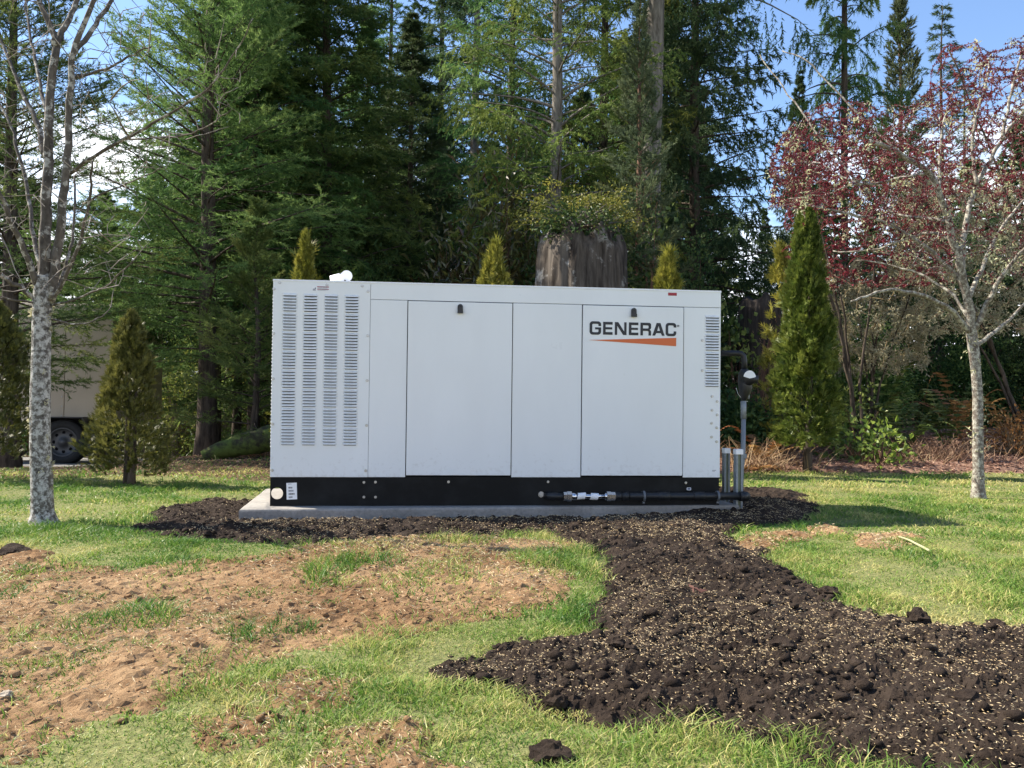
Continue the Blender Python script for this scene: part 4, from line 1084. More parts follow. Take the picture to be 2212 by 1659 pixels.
thuja(22, 1.24, 0.27, lambda h: (lerp(0.8, 1.0, min(1, h * 5)) if h < .28 else lerp(1.0, .62, min(1, (h - .28) / .14))) * (1 - max(0, h - 0.45) / 0.55) ** 0.55, 6500, 0.045, 0.009, M['thuja_dark'], 'small_thuja', 'small olive green thuja on the lawn in front of the trailer', 280, 6.05, 0.48, 0.10, stems=2, low=0.05)
thuja(23, 1.35, 0.30, lambda h: (1 - h ** 2.2) ** 0.6, 6000, 0.05, 0.010, M['thuja_dark'], 'rounded_thuja', 'dark rounded thuja cut off by the left edge behind the bare tree', -22, 6.3, 0.30, 0.02)
gp_ = lambda h: (1 - h) ** 0.85 * (0.8 + 0.2 * math.sin(h * 9))
thuja(24, 2.08, 0.26, gp_, 5000, 0.055, 0.011, M['gold'], 'gold_thuja', 'golden thuja tip beside the white roof exhaust', 655, 7.2, 0.40, 0.0, 1.2)
thuja(25, 2.0, 0.34, lambda h: (1 - h ** 1.7) ** 0.9, 5000, 0.055, 0.011, M['gold'], 'gold_thuja', 'broad golden thuja tip showing left of the grey stump', 1065, 7.2, 0.40, 0.1, 1.0)
thuja(26, 1.97, 0.30, lambda h: (1 - h ** 1.6) ** 0.9, 5000, 0.055, 0.011, M['gold'], 'gold_thuja', 'golden thuja tip showing right of the grey stump', 1441, 7.3, 0.38, 0.1, 1.0)
thuja(27, 2.2, 0.20, lambda h: (1 - h) ** 0.6, 900, 0.085, 0.012, M['gold'], 'gold_thuja', 'loose yellow conifer leaning out behind the columnar thuja', 1685, 8.6, 0.55, 0.0, 0.6)

# ------------------------------------------------------------------ branching trees
def pxpath(pts, Y, dY=0.0):
    n = len(pts); return [at(x, y, Y + dY * i / max(1, n - 1)) for i, (x, y) in enumerate(pts)]

def smooth_path(P, n=4):
    P = [Vector(p) for p in P]; out = []
    for i in range(len(P) - 1):
        p0 = P[max(0, i - 1)]; p1 = P[i]; p2 = P[i + 1]; p3 = P[min(len(P) - 1, i + 2)]
        for k in range(n):
            t = k / n
            out.append(0.5 * ((2 * p1) + (p2 - p0) * t + (2 * p0 - 5 * p1 + 4 * p2 - p3) * t * t + (3 * p1 - p0 - 3 * p2 + p3) * t ** 3))
    out.append(P[-1]); return out

class Grower:
    def __init__(s, seed):
        s.P = np.zeros((60000, 3)); s.D = np.zeros((60000, 3)); s.n = 0; s.rg = random.Random(seed); s.twigs = []
    def node(s, p, d):
        s.P[s.n] = p; s.D[s.n] = d; s.n += 1
    def main(s, buf, pts, r0, r1, sides=8, n=4, rough=0.1, attach=True, wob=0.0):
        pts = smooth_path(pts, n)
        if wob: pts = [pts[0]] + [p + Vector((s.rg.gauss(0, wob), s.rg.gauss(0, wob), s.rg.gauss(0, wob))) for p in pts[1:]]
        m_ = len(pts)
        tube(buf, pts, [lerp(r0, r1, (i / (m_ - 1)) ** 0.9) for i in range(m_)], sides, 0.5, rough=rough)
        if attach:
            for i in range(1, m_):
                s.node(pts[i], (pts[i] - pts[i - 1]).normalized())
    def grow(s, buf, targets, maxlen, r=0.004, tipr=0.0013, droop=0.0, up=0.0, step=0.09, sides=3):
        T = np.array([tuple(t) for t in targets])
        d = np.array([np.min(np.linalg.norm(s.P[:s.n] - t, axis=1)) for t in T])
        for i in np.argsort(d):
            t = T[i]
            dd = np.linalg.norm(s.P[:s.n] - t, axis=1); j = int(np.argmin(dd)); l = dd[j]
            if l < 0.04: continue
            if l > maxlen: t = s.P[j] + (t - s.P[j]) / l * maxlen; l = maxlen
            a = Vector(s.P[j]); b = Vector(t); ad = Vector(s.D[j])
            k = max(2, int(l / step)); pts = [a]
            mid = a.lerp(b, 0.45) + ad * l * 0.18 + Vector((s.rg.gauss(0, .06), s.rg.gauss(0, .06), s.rg.gauss(0, .06) + up)) * l
            for q in range(1, k + 1):
                u = q / k
                p = a * (1 - u) ** 2 + mid * 2 * u * (1 - u) + b * u * u
                p = p + Vector((s.rg.gauss(0, 1), s.rg.gauss(0, 1), s.rg.gauss(0, 1))) * 0.0035 + Vector((0, 0, -droop * l * u * u))
                pts.append(p)
            rr = r * (0.5 + 0.9 * l / maxlen)
            tube(buf, pts, [lerp(rr, tipr, q / k) for q in range(k + 1)], sides, 0.5, cap=False)
            for q in range(1, k + 1): s.node(pts[q], (pts[q] - pts[q - 1]).normalized())
            s.twigs.append(pts)

# bare tree at the left
bt = empty('bare_tree', tuple(gp(92, 1130)), 'bare young tree with pale lichen spotted bark at left', 'tree')
OFF = bt.location.copy()
Yb = bt.location.y
def rel(pts): return [Vector(p) - OFF for p in pts]
G = Grower(3); tbuf = Buf(); lbuf = Buf(); wbuf = Buf()
u_ = Yb / FPX
trunk_pts = smooth_path(rel(pxpath([(94, 1140), (92, 1105), (90, 1040), (87, 960), (87, 850), (89, 760), (90, 690), (93, 640), (96, 596)], Yb)), 6)
wpx_ = np.interp(np.linspace(0, 1, len(trunk_pts)), [0, .03, .06, .12, .4, .75, .88, 1.0], [92, 74, 60, 46, 41, 37, 40, 36])
tube(tbuf, trunk_pts, wpx_ * u_ / 2, 16, 0.5, rough=0.05)
for p in trunk_pts[-6:]: G.node(p, (0, 0, 1))
main_b = [([(90, 640), (96, 560), (100, 480), (102, 400), (106, 300), (110, 200), (120, 110), (122, 90), (105, 50), (82, -10), (60, -80)], 27, 9, 0.0),
          ([(118, 100), (135, 70), (155, 30), (172, -15), (195, -90)], 15, 8, 0.15),
          ([(108, 650), (122, 560), (132, 470), (142, 380), (148, 290), (152, 200), (160, 110), (178, 60), (206, -10), (230, -70)], 21, 8, -0.1),
          ([(158, 115), (190, 75), (222, 30), (250, -15), (280, -70)], 12, 7, 0.2),
          ([(86, 630), (60, 560), (30, 490), (0, 420), (-40, 340)], 15, 7, -0.3),
          ([(82, 650), (40, 620), (-10, 585), (-60, 560)], 12, 6, -0.2),
          ([(90, 600), (74, 520), (62, 430), (40, 330), (15, 250), (-20, 200)], 11, 5, 0.4),
          ([(98, 340), (78, 260), (48, 200), (20, 130), (-10, 60)], 13, 5, 0.3),
          ([(104, 260), (88, 180), (72, 110), (60, 40), (50, -30)], 9, 5, 0.5),
          ([(116, 640), (140, 580), (155, 520), (162, 440), (160, 380)], 9, 4, 0.25),
          ([(112, 655), (150, 580), (180, 500), (194, 420), (200, 350)], 10, 4, -0.3),
          ([(140, 380), (200, 340), (270, 300), (330, 265), (400, 225), (460, 180), (510, 110), (545, 40)], 9.5, 2.0, -0.5),
          ([(150, 170), (190, 160), (240, 145), (290, 118), (330, 100)], 8, 3, -0.2),
          ([(180, 440), (240, 410), (300, 385), (350, 360)], 5, 2, -0.3),
          ([(112, 660), (180, 640), (240, 610), (290, 560)], 6, 2.5, -0.3),
          ([(88, 655), (50, 650), (0, 640), (-40, 610)], 6, 2.5, -0.2),
          ([(110, 690), (160, 700), (210, 690), (240, 665)], 5, 2, 0.2),
          ([(270, 300), (330, 300), (400, 290), (450, 270), (500, 240)], 5, 2, -0.6)]
for pts, w0, w1, dY in main_b:
    bb = Buf(); G.main(bb, rel(pxpath(pts, Yb, dY)), w0 * u_ / 2, w1 * u_ / 2, 8 if w0 > 10 else 5, 4, 0.03, True, 0.003); link('branch', bb.mesh('branch', True), bt, M['limbbark'])
tg = []
for _ in range(420):
    x = rnd.uniform(-80, 330); y = rnd.uniform(-60, 640); tg.append(at(x, y, Yb + rnd.gauss(0, 0.38)) - OFF)
for _ in range(90):
    x = rnd.uniform(250, 520); y = 420 - (x - 150) * 0.75 + rnd.gauss(0, 55); tg.append(at(x, y, Yb - 0.3 + rnd.gauss(0, 0.2)) - OFF)
G.grow(wbuf, tg, 0.42, 0.0035, 0.0010, 0.0, 0.10)
link('trunk', tbuf.mesh('trunk', True), bt, M['alder'])
link('twigs', wbuf.mesh('twigs', True), bt, M['twig'])
b = Buf()
for _ in range(46):
    t = rnd.random(); k = int(t * (len(trunk_pts) - 1)); p = trunk_pts[k]; a = rnd.choice([rnd.uniform(-.5, .5), PI + rnd.uniform(-.5, .5), rnd.uniform(0, 6.28)])
    q = p + Vector((math.cos(a), math.sin(a), 0)) * wpx_[k] * u_ / 2; n = 7
    leaves(b, [q + Vector((rnd.gauss(0, .004), rnd.gauss(0, .004), rnd.gauss(0, .006))) for _ in range(n)], [Vector((math.cos(a), math.sin(a), rnd.gauss(0, .6))) + Vector((rnd.gauss(0, .5), rnd.gauss(0, .5), 0)) for _ in range(n)], 0.014, 0.009, rnd.uniform(.3, .8))
link('lichen', b.mesh('lichen'), bt, M['lichen'])
# tawny seed cluster hanging in its left twigs
# plum tree at the right
pt = empty('plum_tree', tuple(gp(2113, 1078)), 'lichen barked plum tree with dark red spring leaves at right', 'tree')
OFF = pt.location.copy(); Yp = pt.location.y; u_ = Yp / FPX
G = Grower(5); tbuf = Buf(); lbuf = Buf(); wbuf = Buf(); rbuf = Buf()
trunk_pts = smooth_path(rel(pxpath([(2114, 1092), (2113, 1060), (2113, 1000), (2112, 930), (2112, 860), (2108, 800), (2104, 760), (2098, 715)], Yp)), 5)
wp2 = np.interp(np.linspace(0, 1, len(trunk_pts)), [0, .1, .25, .7, .9, 1.0], [46, 31, 23, 20, 23, 22])
tube(tbuf, trunk_pts, wp2 * u_ / 2, 14, 0.5, rough=0.06)
for p in trunk_pts[-4:]: G.node(p, (0, 0, 1))
for pts, w0, w1, dY in [([(2100, 730), (2094, 660), (2080, 600), (2066, 545), (2050, 480), (2030, 420), (2005, 375), (1965, 345), (1915, 318), (1880, 305)], 20, 8, -0.3),
                        ([(2075, 590), (2082, 520), (2092, 450), (2110, 400), (2140, 345), (2165, 300), (2200, 255), (2250, 190)], 14, 6, 0.4),
                        ([(2098, 720), (2060, 675), (2020, 650), (1970, 632), (1920, 625), (1870, 640), (1840, 650)], 13, 4, -0.5),
                        ([(2080, 615), (2030, 560), (1980, 520), (1930, 490), (1870, 470), (1800, 455), (1740, 440)], 11, 4, -0.2),
                        ([(2100, 720), (2135, 650), (2170, 590), (2212, 540), (2280, 480)], 13, 5, -0.3),
                        ([(2104, 750), (2150, 715), (2190, 680), (2240, 630)], 11, 4, 0.3),
                        ([(2090, 650), (2130, 560), (2160, 500), (2212, 430), (2260, 380)], 11, 4, 0.8),
                        ([(2050, 480), (1990, 470), (1930, 460), (1860, 400), (1800, 375), (1740, 350)], 9, 3, 0.6),
                        ([(2005, 375), (1960, 380), (1900, 395), (1840, 400), (1780, 420), (1700, 430)], 8, 3, 0.3),
                        ([(2110, 400), (2100, 330), (2110, 250), (2130, 180), (2140, 120)], 9, 4, 0.3),
                        ([(2165, 300), (2180, 220), (2200, 140), (2230, 60)], 8, 4, 0.2),
                        ([(2030, 420), (2030, 340), (2040, 260), (2060, 200)], 8, 3, 0.5),
                        ([(1940, 330), (1870, 260), (1800, 190), (1740, 130), (1690, 110)], 6, 2.5, 0.5),
                        ([(1860, 400), (1790, 320), (1730, 240), (1680, 170), (1640, 120)], 6, 2.5, 0.7),
                        ([(2060, 520), (2010, 500), (1950, 520), (1880, 540), (1800, 545)], 8, 3, 0.6),
                        ([(2100, 700), (2060, 640), (2000, 600), (1930, 575), (1850, 560)], 9, 3, 0.5)]:
    bb = Buf(); G.main(bb, rel(pxpath(pts, Yp, dY)), w0 * u_ / 2, w1 * u_ / 2, 8 if w0 > 10 else 5, 4, 0.05, True, 0.004); link('branch', bb.mesh('branch', True), pt, M['plumbark'])
tg = []
for _ in range(1900):
    x = rnd.uniform(1660, 2330)
    topy = np.interp(x, [1640, 1700, 1800, 1950, 2100, 2330], [380, 270, 210, 230, 110, 40])
    boty = np.interp(x, [1660, 1790, 1900, 2100, 2330], [450, 460, 560, 620, 640])
    y = rnd.uniform(topy, boty); tg.append(at(x, y, Yp + rnd.gauss(0.15, 0.5)) - OFF)
G.grow(wbuf, tg, 0.36, 0.0034, 0.0011, 0.0, 0.06)
for _ in range(1):
    tw = G.twigs
    P = []; D = []
    for pts in tw:
        for q in range(1, len(pts)):
            zpx = HORIZON - (pts[q].z + OFF.z - CAMZ) * FPX / (pts[q].y + OFF.y)
            dens = 10.0 if zpx < 380 else (8.5 if zpx < 500 else 2.8)
            for _k in range(int(dens + rnd.random())):
                t = rnd.random(); P.append(pts[q - 1].lerp(pts[q], t)); D.append((pts[q] - pts[q - 1]).normalized() * 0.5 + Vector((rnd.gauss(0, .6), rnd.gauss(0, .6), rnd.gauss(0.2, .6))))
    leaves(rbuf, P, D, 0.0165, 0.0085, 0.1 + 0.6 * NR.random(len(P)))
link('trunk', tbuf.mesh('trunk', True), pt, M['plumbark'])
link('twigs', wbuf.mesh('twigs', True), pt, M['limbbark']); link('leaves', rbuf.mesh('leaves'), pt, M['plumleaf'])
def lichen_tufts(pos, n, size, rg=rnd):
    b = Buf()
    for p in pos:
        q = n + rg.randint(-3, 3); s = size * rg.uniform(.4, 1.3)
        leaves(b, [p + Vector((rg.gauss(0, s * .5), rg.gauss(0, s * .5), rg.gauss(-s * .3, s * .5))) for _ in range(q)], [Vector((rg.gauss(0, 1), rg.gauss(0, 1), rg.gauss(-.4, 1))) for _ in range(q)], s * .8, s * .28, np.array([rg.uniform(.2, .9) for _ in range(q)]))
    return b.mesh('lichen')
lp = []
for _ in range(420):
    pts = rnd.choice(G.twigs); lp.append(pts[rnd.randrange(len(pts))])
for _ in range(40):
    k = rnd.randrange(len(trunk_pts)); a = rnd.uniform(0, 6.28); lp.append(trunk_pts[k] + Vector((math.cos(a), math.sin(a), 0)) * wp2[k] * u_ / 2)
link('lichen', lichen_tufts(lp, 10, 0.030), pt, M['lichen'])
# second, bushier red tree behind, and a lichen-hung one
def crown_tree(seed, px, Y, H, boxpx, nt, leafmat, leafn, lichen_n, name, label, twigm, ll=0.03, lw=0.015, r=0.006, stems=4):
    x = (px - 1106) / FPX * Y
    e = empty(name, (x, Y, gz1(x, Y)), label, 'tree'); off = e.location.copy(); rg = random.Random(seed)
    G = Grower(seed); tb = Buf(); lb = Buf(); wb = Buf()
    pxs, pys = boxpx
    for s in range(stems):
        tx = rg.uniform(*pxs); ty = rg.uniform(pys[0], lerp(pys[0], pys[1], .4)); tgt = at(tx, ty, Y + rg.gauss(0, .3)) - off
        G.main(tb if s == 0 else lb, [Vector((rg.gauss(0, .05), rg.gauss(0, .05), -.1)), Vector((tgt.x * .15, tgt.y * .2, tgt.z * .3)), Vector((tgt.x * .5, tgt.y * .5, tgt.z * .62)), tgt], 0.03 if s == 0 else 0.018, 0.006, 7, 5, .1, True, .008)
    tg = [at(rg.uniform(*pxs), rg.uniform(*pys), Y + rg.gauss(0, .4)) - off for _ in range(nt)]
    G.grow(wb, tg, 0.7, r, 0.0018, 0.03, 0.05, 0.12)
    link('trunk', tb.mesh('trunk', True), e, M['bark']); link('limbs', lb.mesh('limbs', True), e, M['bark']); link('twigs', wb.mesh('twigs', True), e, twigm)
    if leafn:
        P = []; D = []
        for pts in G.twigs:
            for _ in range(leafn):
                q = rg.randrange(1, len(pts)); P.append(pts[q - 1].lerp(pts[q], rg.random())); D.append(Vector((rg.gauss(0, 1), rg.gauss(0, 1), rg.gauss(.2, 1))))
        b = Buf(); leaves(b, P, D, ll, lw, 0.2 + 0.6 * NR.random(len(P))); link('leaves', b.mesh('leaves'), e, leafmat)
    if lichen_n:
        pos = []
        for _ in range(lichen_n):
            pts = rg.choice(G.twigs); pos.append(pts[rg.randrange(len(pts))])
        link('lichen', lichen_tufts(pos, 11, 0.05, rg), e, M['lichen'])
    return e
crown_tree(31, 1850, 8.7, 3.2, ((1690, 2060), (300, 620)), 1200, M['plumleaf'], 24, 60, 'plum_tree', 'second red leaved plum tree rising behind the columnar thuja', M['redtwig'], 0.020, 0.011)
crown_tree(32, 2200, 9.2, 3.0, ((1930, 2420), (380, 720)), 1200, M['lichen'], 0, 2900, 'lichen_tree', 'pale tangled tree hung with lichen behind the plum tree', M['straw'])
crown_tree(33, 1880, 9.4, 2.2, ((1770, 2010), (560, 800)), 520, M['lichen'], 2, 1300, 'lichen_tree', 'small lichen covered bush tree between thuja and plum trunk', M['straw'])
crown_tree(34, 2330, 7.6, 3.4, ((2010, 2440), (90, 430)), 600, M['plumleaf'], 26, 20, 'plum_tree', 'third red leaved plum tree reaching past the right edge', M['redtwig'], 0.020, 0.011)

# ------------------------------------------------------------------ stumps, log
def stump(seed, px, Y, pyt, wtop, wbase, mt, name, label, cut=0.06):
    x = (px - 1106) / FPX * Y; z0 = gz1(x, Y); H = at(px, pyt, Y).z - z0
    e = empty(name, (x, Y, z0), label, 'stump')
    n, k = 150, 60
    a = np.arange(n) * 2 * PI / n; t = np.linspace(0, 1, k)
    T_, A_ = np.meshgrid(t, a, indexing='ij')
    rad = lerp(wbase, wtop, T_ ** 0.6) / 2 / FPX * Y
    rid = fbm(A_ * 4.0 + .5 * vnoise(T_ * 3, A_, 2), T_ * 2.2, seed, 4); rid2 = fbm(A_ * 17 + 1.2 * vnoise(T_ * 6, A_ * 2, 4), T_ * 5.0, seed + 3, 2)
    rid = rid * (1 - np.exp(-A_ * 0)) if False else rid
    wrap = 0.5 - 0.5 * np.cos(np.clip(A_ / 0.5, 0, 1) * PI)   # blend the seam at the back
    rad = rad * (1 + (0.13 * (rid - 0.5) + 0.10 * (rid2 - 0.5)) * wrap) * (1 + 0.25 * (1 - T_) ** 4) * (1 - 0.12 * sstep(.90, 1.0, T_) ** 1.5)
    zt = -0.15 + (H + 0.15) * T_ * (1 - cut * vnoise(A_ * 2.5, A_ * 0, seed + 9) * sstep(.80, 1.0, T_) * 1.3)
    A2 = A_ + PI / 2
    V = np.stack([np.cos(A2) * rad, np.sin(A2) * rad, zt], -1).reshape(-1, 3)
    i = (np.arange(k - 1)[:, None] * n + np.arange(n)[None, :]); i2 = (np.arange(k - 1)[:, None] * n + (np.arange(n)[None, :] + 1) % n)
    Q = np.stack([i, i2, i2 + n, i + n], -1).reshape(-1, 4)
    V = np.concatenate([V, [[0, 0, H * 0.93]]]); c = len(V) - 1
    j = np.arange(n); top = np.stack([(k - 1) * n + j, (k - 1) * n + (j + 1) % n, np.full(n, c), np.full(n, c)], 1)
    T3 = np.concatenate([Q[:, [0, 1, 2]], Q[:, [0, 2, 3]], top[:, :3]])
    link('stump_wood', tri_mesh('stump_wood', V, T3, np.full(len(V), .5), True), e, mt)
    return e, H
s1, sh = stump(41, 1254, 9.0, 488, 184, 268, M['stump'], 'tree_stump', 'huge grey weathered stump rising behind the generator')
s2, sh2 = stump(44, 1640, 10.2, 632, 85, 130, M['stumpdark'], 'tree_stump', 'dark ivy grown stump between generator and columnar thuja')
lx = at(470, 990, 8.7); lg = empty('mossy_log', (lx.x, lx.y, gz1(lx.x, lx.y)), 'mossy fallen log lying against the cabinet end', 'log')
b = Buf(); tube(b, smooth_path([Vector((-.12, -.1, 0.02)), Vector((.1, 0, .10)), Vector((.45, .1, .19)), Vector((.9, .25, .28)), Vector((1.6, .5, .36))], 6), np.linspace(.06, .2, 25), 16, .5, rough=.22)
link('log_wood', b.mesh('log_wood', True), lg, M['moss'])

# ------------------------------------------------------------------ shrubs, ferns, undergrowth
def bush(seed, px, Y, pyt, wpx, mt, name, label, nl, ll, lw, ntw=40, twm='redtwig', tint=(0.15, 0.85), base=0.0, flat=0.0, dY=0.4, cat='shrub', shell=0.5, cone_=False, group=None):
    rg = np.random.default_rng(seed)
    if name == 'evergreen_shrub' or (name == 'salal_shrub' and base == 0): nl = int(nl * 1.7); ll *= .62; lw *= .62
    if name in ('undergrowth_shrub', 'salal_shrub', 'evergreen_shrub', 'ivy_shrub', 'rhododendron'): nl = int(nl * 1.6); ll *= 1.35; lw *= 1.35
    x = (px - 1106) / FPX * Y; z0 = gz1(x, Y) + base; H = at(px, pyt, Y).z - z0; W = wpx / 2 / FPX * Y
    e = empty(name, (x, Y, z0), label, cat, group)
    nc = max(6, nl // 26)
    v = norm(rg.normal(size=(nc, 3))); v[:, 2] = np.abs(v[:, 2]); rr = (shell + (1 - shell) * rg.random((nc, 1)))
    C = v * rr * np.array([W, dY, H * 0.9]) + np.array([0, 0, H * 0.06])
    C[:, 2] = np.where(rg.random(nc) < .35, rg.random(nc) * H * .6, C[:, 2])
    if flat: C[:, 2] = C[:, 2] * (1 - flat) + flat * np.round(C[:, 2] / (H * .22)) * H * .22
    idx = rg.integers(0, nc, nl)
    sp = ll * 1.6
    P = C[idx] + rg.normal(size=(nl, 3)) * np.array([sp, sp, sp * (1 - .75 * flat)])
    D = norm(P - np.array([0, 0, H * .3])) + rg.normal(size=(nl, 3)) * .7
    ctint = rg.uniform(tint[0], tint[1], nc)
    b = Buf(); leaves(b, P, D, ll, lw, np.clip(ctint[idx] + 0.2 * (rg.random(nl) - .5), 0, 1), rng=rg)
    link('leaves', b.mesh('leaves'), e, mt)
    if ntw:
        tb = Buf()
        for k in range(ntw):
            c = C[rg.integers(0, nc)]
            tube(tb, [(rg.normal() * W * .12, rg.normal() * .05, -.05), (c[0] * .45 + rg.normal() * .03, c[1] * .5, c[2] * .6), (c[0], c[1], c[2])], [.009, .006, .002], 4, .5, cap=False)
        link('stems', tb.mesh('stems', True), e, M[twm])
    return e
bush(51, 1085, 10.6, 285, 150, M['rhodo'], 'rhododendron', 'tall rhododendron with brownish leaves left of the slender trunk', 2600, .11, .032, 60, tint=(0.0, 0.75))
bush(52, 985, 10.9, 400, 130, M['rhodo'], 'rhododendron', 'dull brown green rhododendron behind the left gold thuja', 1800, .10, .03, 40, tint=(0.0, 0.5))
bush(53, 1250, 8.95, 395, 350, M['huckle'], 'huckleberry_shrub', 'yellow leaved huckleberry growing on top of the grey stump', 3000, .034, .018, 90, 'twig', (0.2, 1.0), base=sh - 0.02, flat=.75, dY=.6)
bush(54, 1240, 8.8, 470, 190, M['salal'], 'salal_shrub', 'dark leafy growth crowning the grey stump', 800, .04, .022, 20, base=sh - 0.06, dY=.40)
bush(55, 1400, 9.6, 430, 110, M['salal'], 'ivy_shrub', 'leafy ivy climbing right of the grey stump', 2000, .06, .045, 30, tint=(0.1, 1.0))
bush(56, 1400, 9.3, 330, 90, M['straw'], 'dead_shrub', 'dead brown twiggy shrub under the slim redwood', 500, .05, .006, 90, tint=(0.0, .4))
bush(57, 1500, 10.6, 480, 160, M['salal'], 'salal_shrub', 'dark shrub behind the right top corner of the cabinet', 2400, .06, .035, 30)
bush(58, 1595, 9.9, 610, 110, M['shrub'], 'ivy_shrub', 'sunlit ivy over the dark stump beside the cabinet', 420, .055, .045, 30, tint=(0.1, 1))
bush(59, 1600, 8.8, 860, 110, M['salal'], 'salal_shrub', 'dark broad leaved plants behind the gas riser', 900, .075, .055, 15)
bush(60, 1860, 11.0, 640, 250, M['shrub'], 'evergreen_shrub', 'dark evergreen shrub behind the small lichen bush', 3600, .06, .035, 30, tint=(0.1, .9))
bush(61, 2090, 11.5, 690, 300, M['hemlock'], 'evergreen_shrub', 'large shaded evergreen shrub behind the plum trunk', 4200, .055, .034, 30, tint=(0, .75))
bush(62, 2230, 11.4, 640, 200, M['salal'], 'evergreen_shrub', 'shaded evergreen shrub at the right edge', 3000, .055, .034, 30, tint=(0, .7))
bush(63, 1905, 7.9, 925, 80, M['limeleaf'], 'lime_leaved_plant', 'lime green leafy plant at the mulch edge', 230, .06, .04, 14, 'redtwig', (.3, 1), dY=.2)
bush(64, 1850, 8.1, 910, 90, M['shrub'], 'leafy_plant', 'mid green leafy plant between thuja and lime plant', 260, .08, .05, 12, dY=.25)
bush(65, 1850, 8.9, 760, 90, M['shrub'], 'leafy_plant', 'sunlit sprawling plant above the ferns right of the thuja', 700, .05, .03, 30, 'straw', (.3, 1))
bush(66, 2190, 8.6, 870, 130, M['dryfern'], 'dry_shrub', 'tawny dry shrub at the right edge of the mulch', 900, .05, .02, 60, 'straw', (.2, .9))
for i, (px_, Y_, pt_, w_, lb) in enumerate([(390, 16, 720, 160, 'pale thicket of thin stems right of the small thuja'), (490, 15.5, 730, 130, 'green undergrowth behind the slim left trunks'),
                                            (600, 14, 640, 160, 'undergrowth hidden behind the cabinet end'), (330, 17.5, 650, 160, 'pale undergrowth above the gravel drive'), (430, 18, 640, 200, 'bush with sunlight put into its leaf colour far behind the fir trunk')]):
    bush(70 + i, px_, Y_, pt_, w_, M['shrub'] if i % 2 else M['cedar'], 'undergrowth_shrub', lb, 1500, .06, .03, 150, 'twig', (.2, 1.0), dY=.8)  # light leaf tint stands in for the sun the trees block here
bush(80, 40, 16, 560, 300, M['hemlock'], 'undergrowth_shrub', 'dark growth behind the trailer at the left edge', 3000, .08, .04, 20, dY=.8)
bush(81, 800, 11.2, 540, 330, M['hemlock'], 'undergrowth_shrub', 'dark low growth behind the roof exhaust', 5200, .06, .022, 20, tint=(0, .5), dY=.7)
bush(82, 1150, 10.0, 540, 160, M['hemlock'], 'undergrowth_shrub', 'dark low growth between gold thuja and grey stump', 2600, .05, .02, 20, tint=(0, .6), dY=.6)
bush(83, 1330, 11.5, 330, 200, M['cedar'], 'undergrowth_shrub', 'sunlit green sapling growth between the grey trunks', 3600, .05, .016, 40, tint=(.1, 1), dY=.7)
bush(84, 1600, 13.5, 560, 260, M['redtwig'] if False else M['hemlock'], 'undergrowth_shrub', 'low growth at the foot of the sky gap', 3000, .06, .025, 60, tint=(0, .8), dY=.7)
bush(86, 1790, 12.2, 470, 300, M['salal'], 'evergreen_shrub', 'evergreen growth behind the columnar thuja and the red crowns', 3600, .07, .04, 30, tint=(0, .8), dY=.7)
bush(87, 2010, 12.4, 430, 330, M['salal'], 'evergreen_shrub', 'evergreen growth filling the back between the red crowns', 4200, .07, .04, 30, tint=(0, .8), dY=.7)
bush(88, 2230, 12.0, 420, 330, M['salal'], 'evergreen_shrub', 'tall evergreen growth far back at the right edge', 4200, .07, .04, 30, tint=(0, .8), dY=.7)
bush(85, 1640, 9.2, 560, 90, M['straw'], 'bramble', 'arching reddish bramble stems above the dark stump', 260, .04, .008, 90, 'redtwig', (0, .6))

def frond_geo(b, base, az, L, arch, w, tint, rg, n=20):
    pts = []
    for k in range(n + 1):
        t = k / n; r = L * (t * (1 - .22 * t)); z = L * (arch * t - .95 * arch * t * t)
        pts.append(Vector((base[0] + math.cos(az) * r, base[1] + math.sin(az) * r, base[2] + z)))
    tube(b, pts, [lerp(.0035, .001, k / n) for k in range(n + 1)], 3, tint - .1, cap=False)
    V = []; sd = Vector((-math.sin(az), math.cos(az), 0))
    for k in range(2, n + 1):
        t = k / n; pl = w * math.sin(min(1, t * 1.25 + .1) * PI) ** .7 * (1.05 - .5 * t); d = (pts[k] - pts[k - 1]).normalized()
        for s in (-1, 1):
            tip = pts[k] + sd * s * pl + d * pl * .35 + Vector((0, 0, -pl * .2 + rg.gauss(0, .004)))
            V += [tuple(pts[k] - d * L / n * .42), tuple(pts[k] + d * L / n * .42), tuple(tip)]
    V = np.array(V); b.add(V, np.arange(len(V)).reshape(-1, 3), tint + .1 * (NR.random(len(V)) - .5))
def fern(seed, px, py, Y, L, mt, label, nf=12, arch=1.1, w=.07):
    rg = random.Random(seed); p = at(px, py, Y); z = gz1(p.x, Y)
    e = empty('fern', (p.x, Y, z), label, 'fern', 'ferns in the mulch bed')
    for k in range(nf):
        b = Buf(); frond_geo(b, (0, 0, 0), k * 6.283 / nf + rg.uniform(-.3, .3), L * rg.uniform(.7, 1.1), arch * rg.uniform(.6, 1.3), w, rg.uniform(.3, .8), rg)
        link('frond', b.mesh('frond'), e, mt)
fern(1, 1955, 950, 8.9, .95, M['fern'], 'green arching fern left of the plum trunk', 14, 2.0, .085)
fern(2, 2045, 930, 9.3, 1.0, M['fern'], 'shaded green fern just left of the plum trunk', 13, 2.1, .09)
fern(3, 2075, 880, 9.9, 1.1, M['dryfern'], 'rust coloured dry fern behind the plum trunk', 12, 2.3, .09)
fern(4, 1890, 900, 9.6, 1.15, M['fern'], 'upright fern right of the columnar thuja', 12, 2.8, .085)
fern(5, 1840, 960, 8.7, .5, M['fern'], 'low fern tucked beside the columnar thuja', 10)
fern(6, 2190, 930, 9.0, .9, M['dryfern'], 'tawny fern at the right edge of the bed', 12, 1.9, .08)
fern(7, 1645, 985, 8.0, .75, M['dryfern'], 'yellowed fern between gas riser and columnar thuja', 14, 1.5)
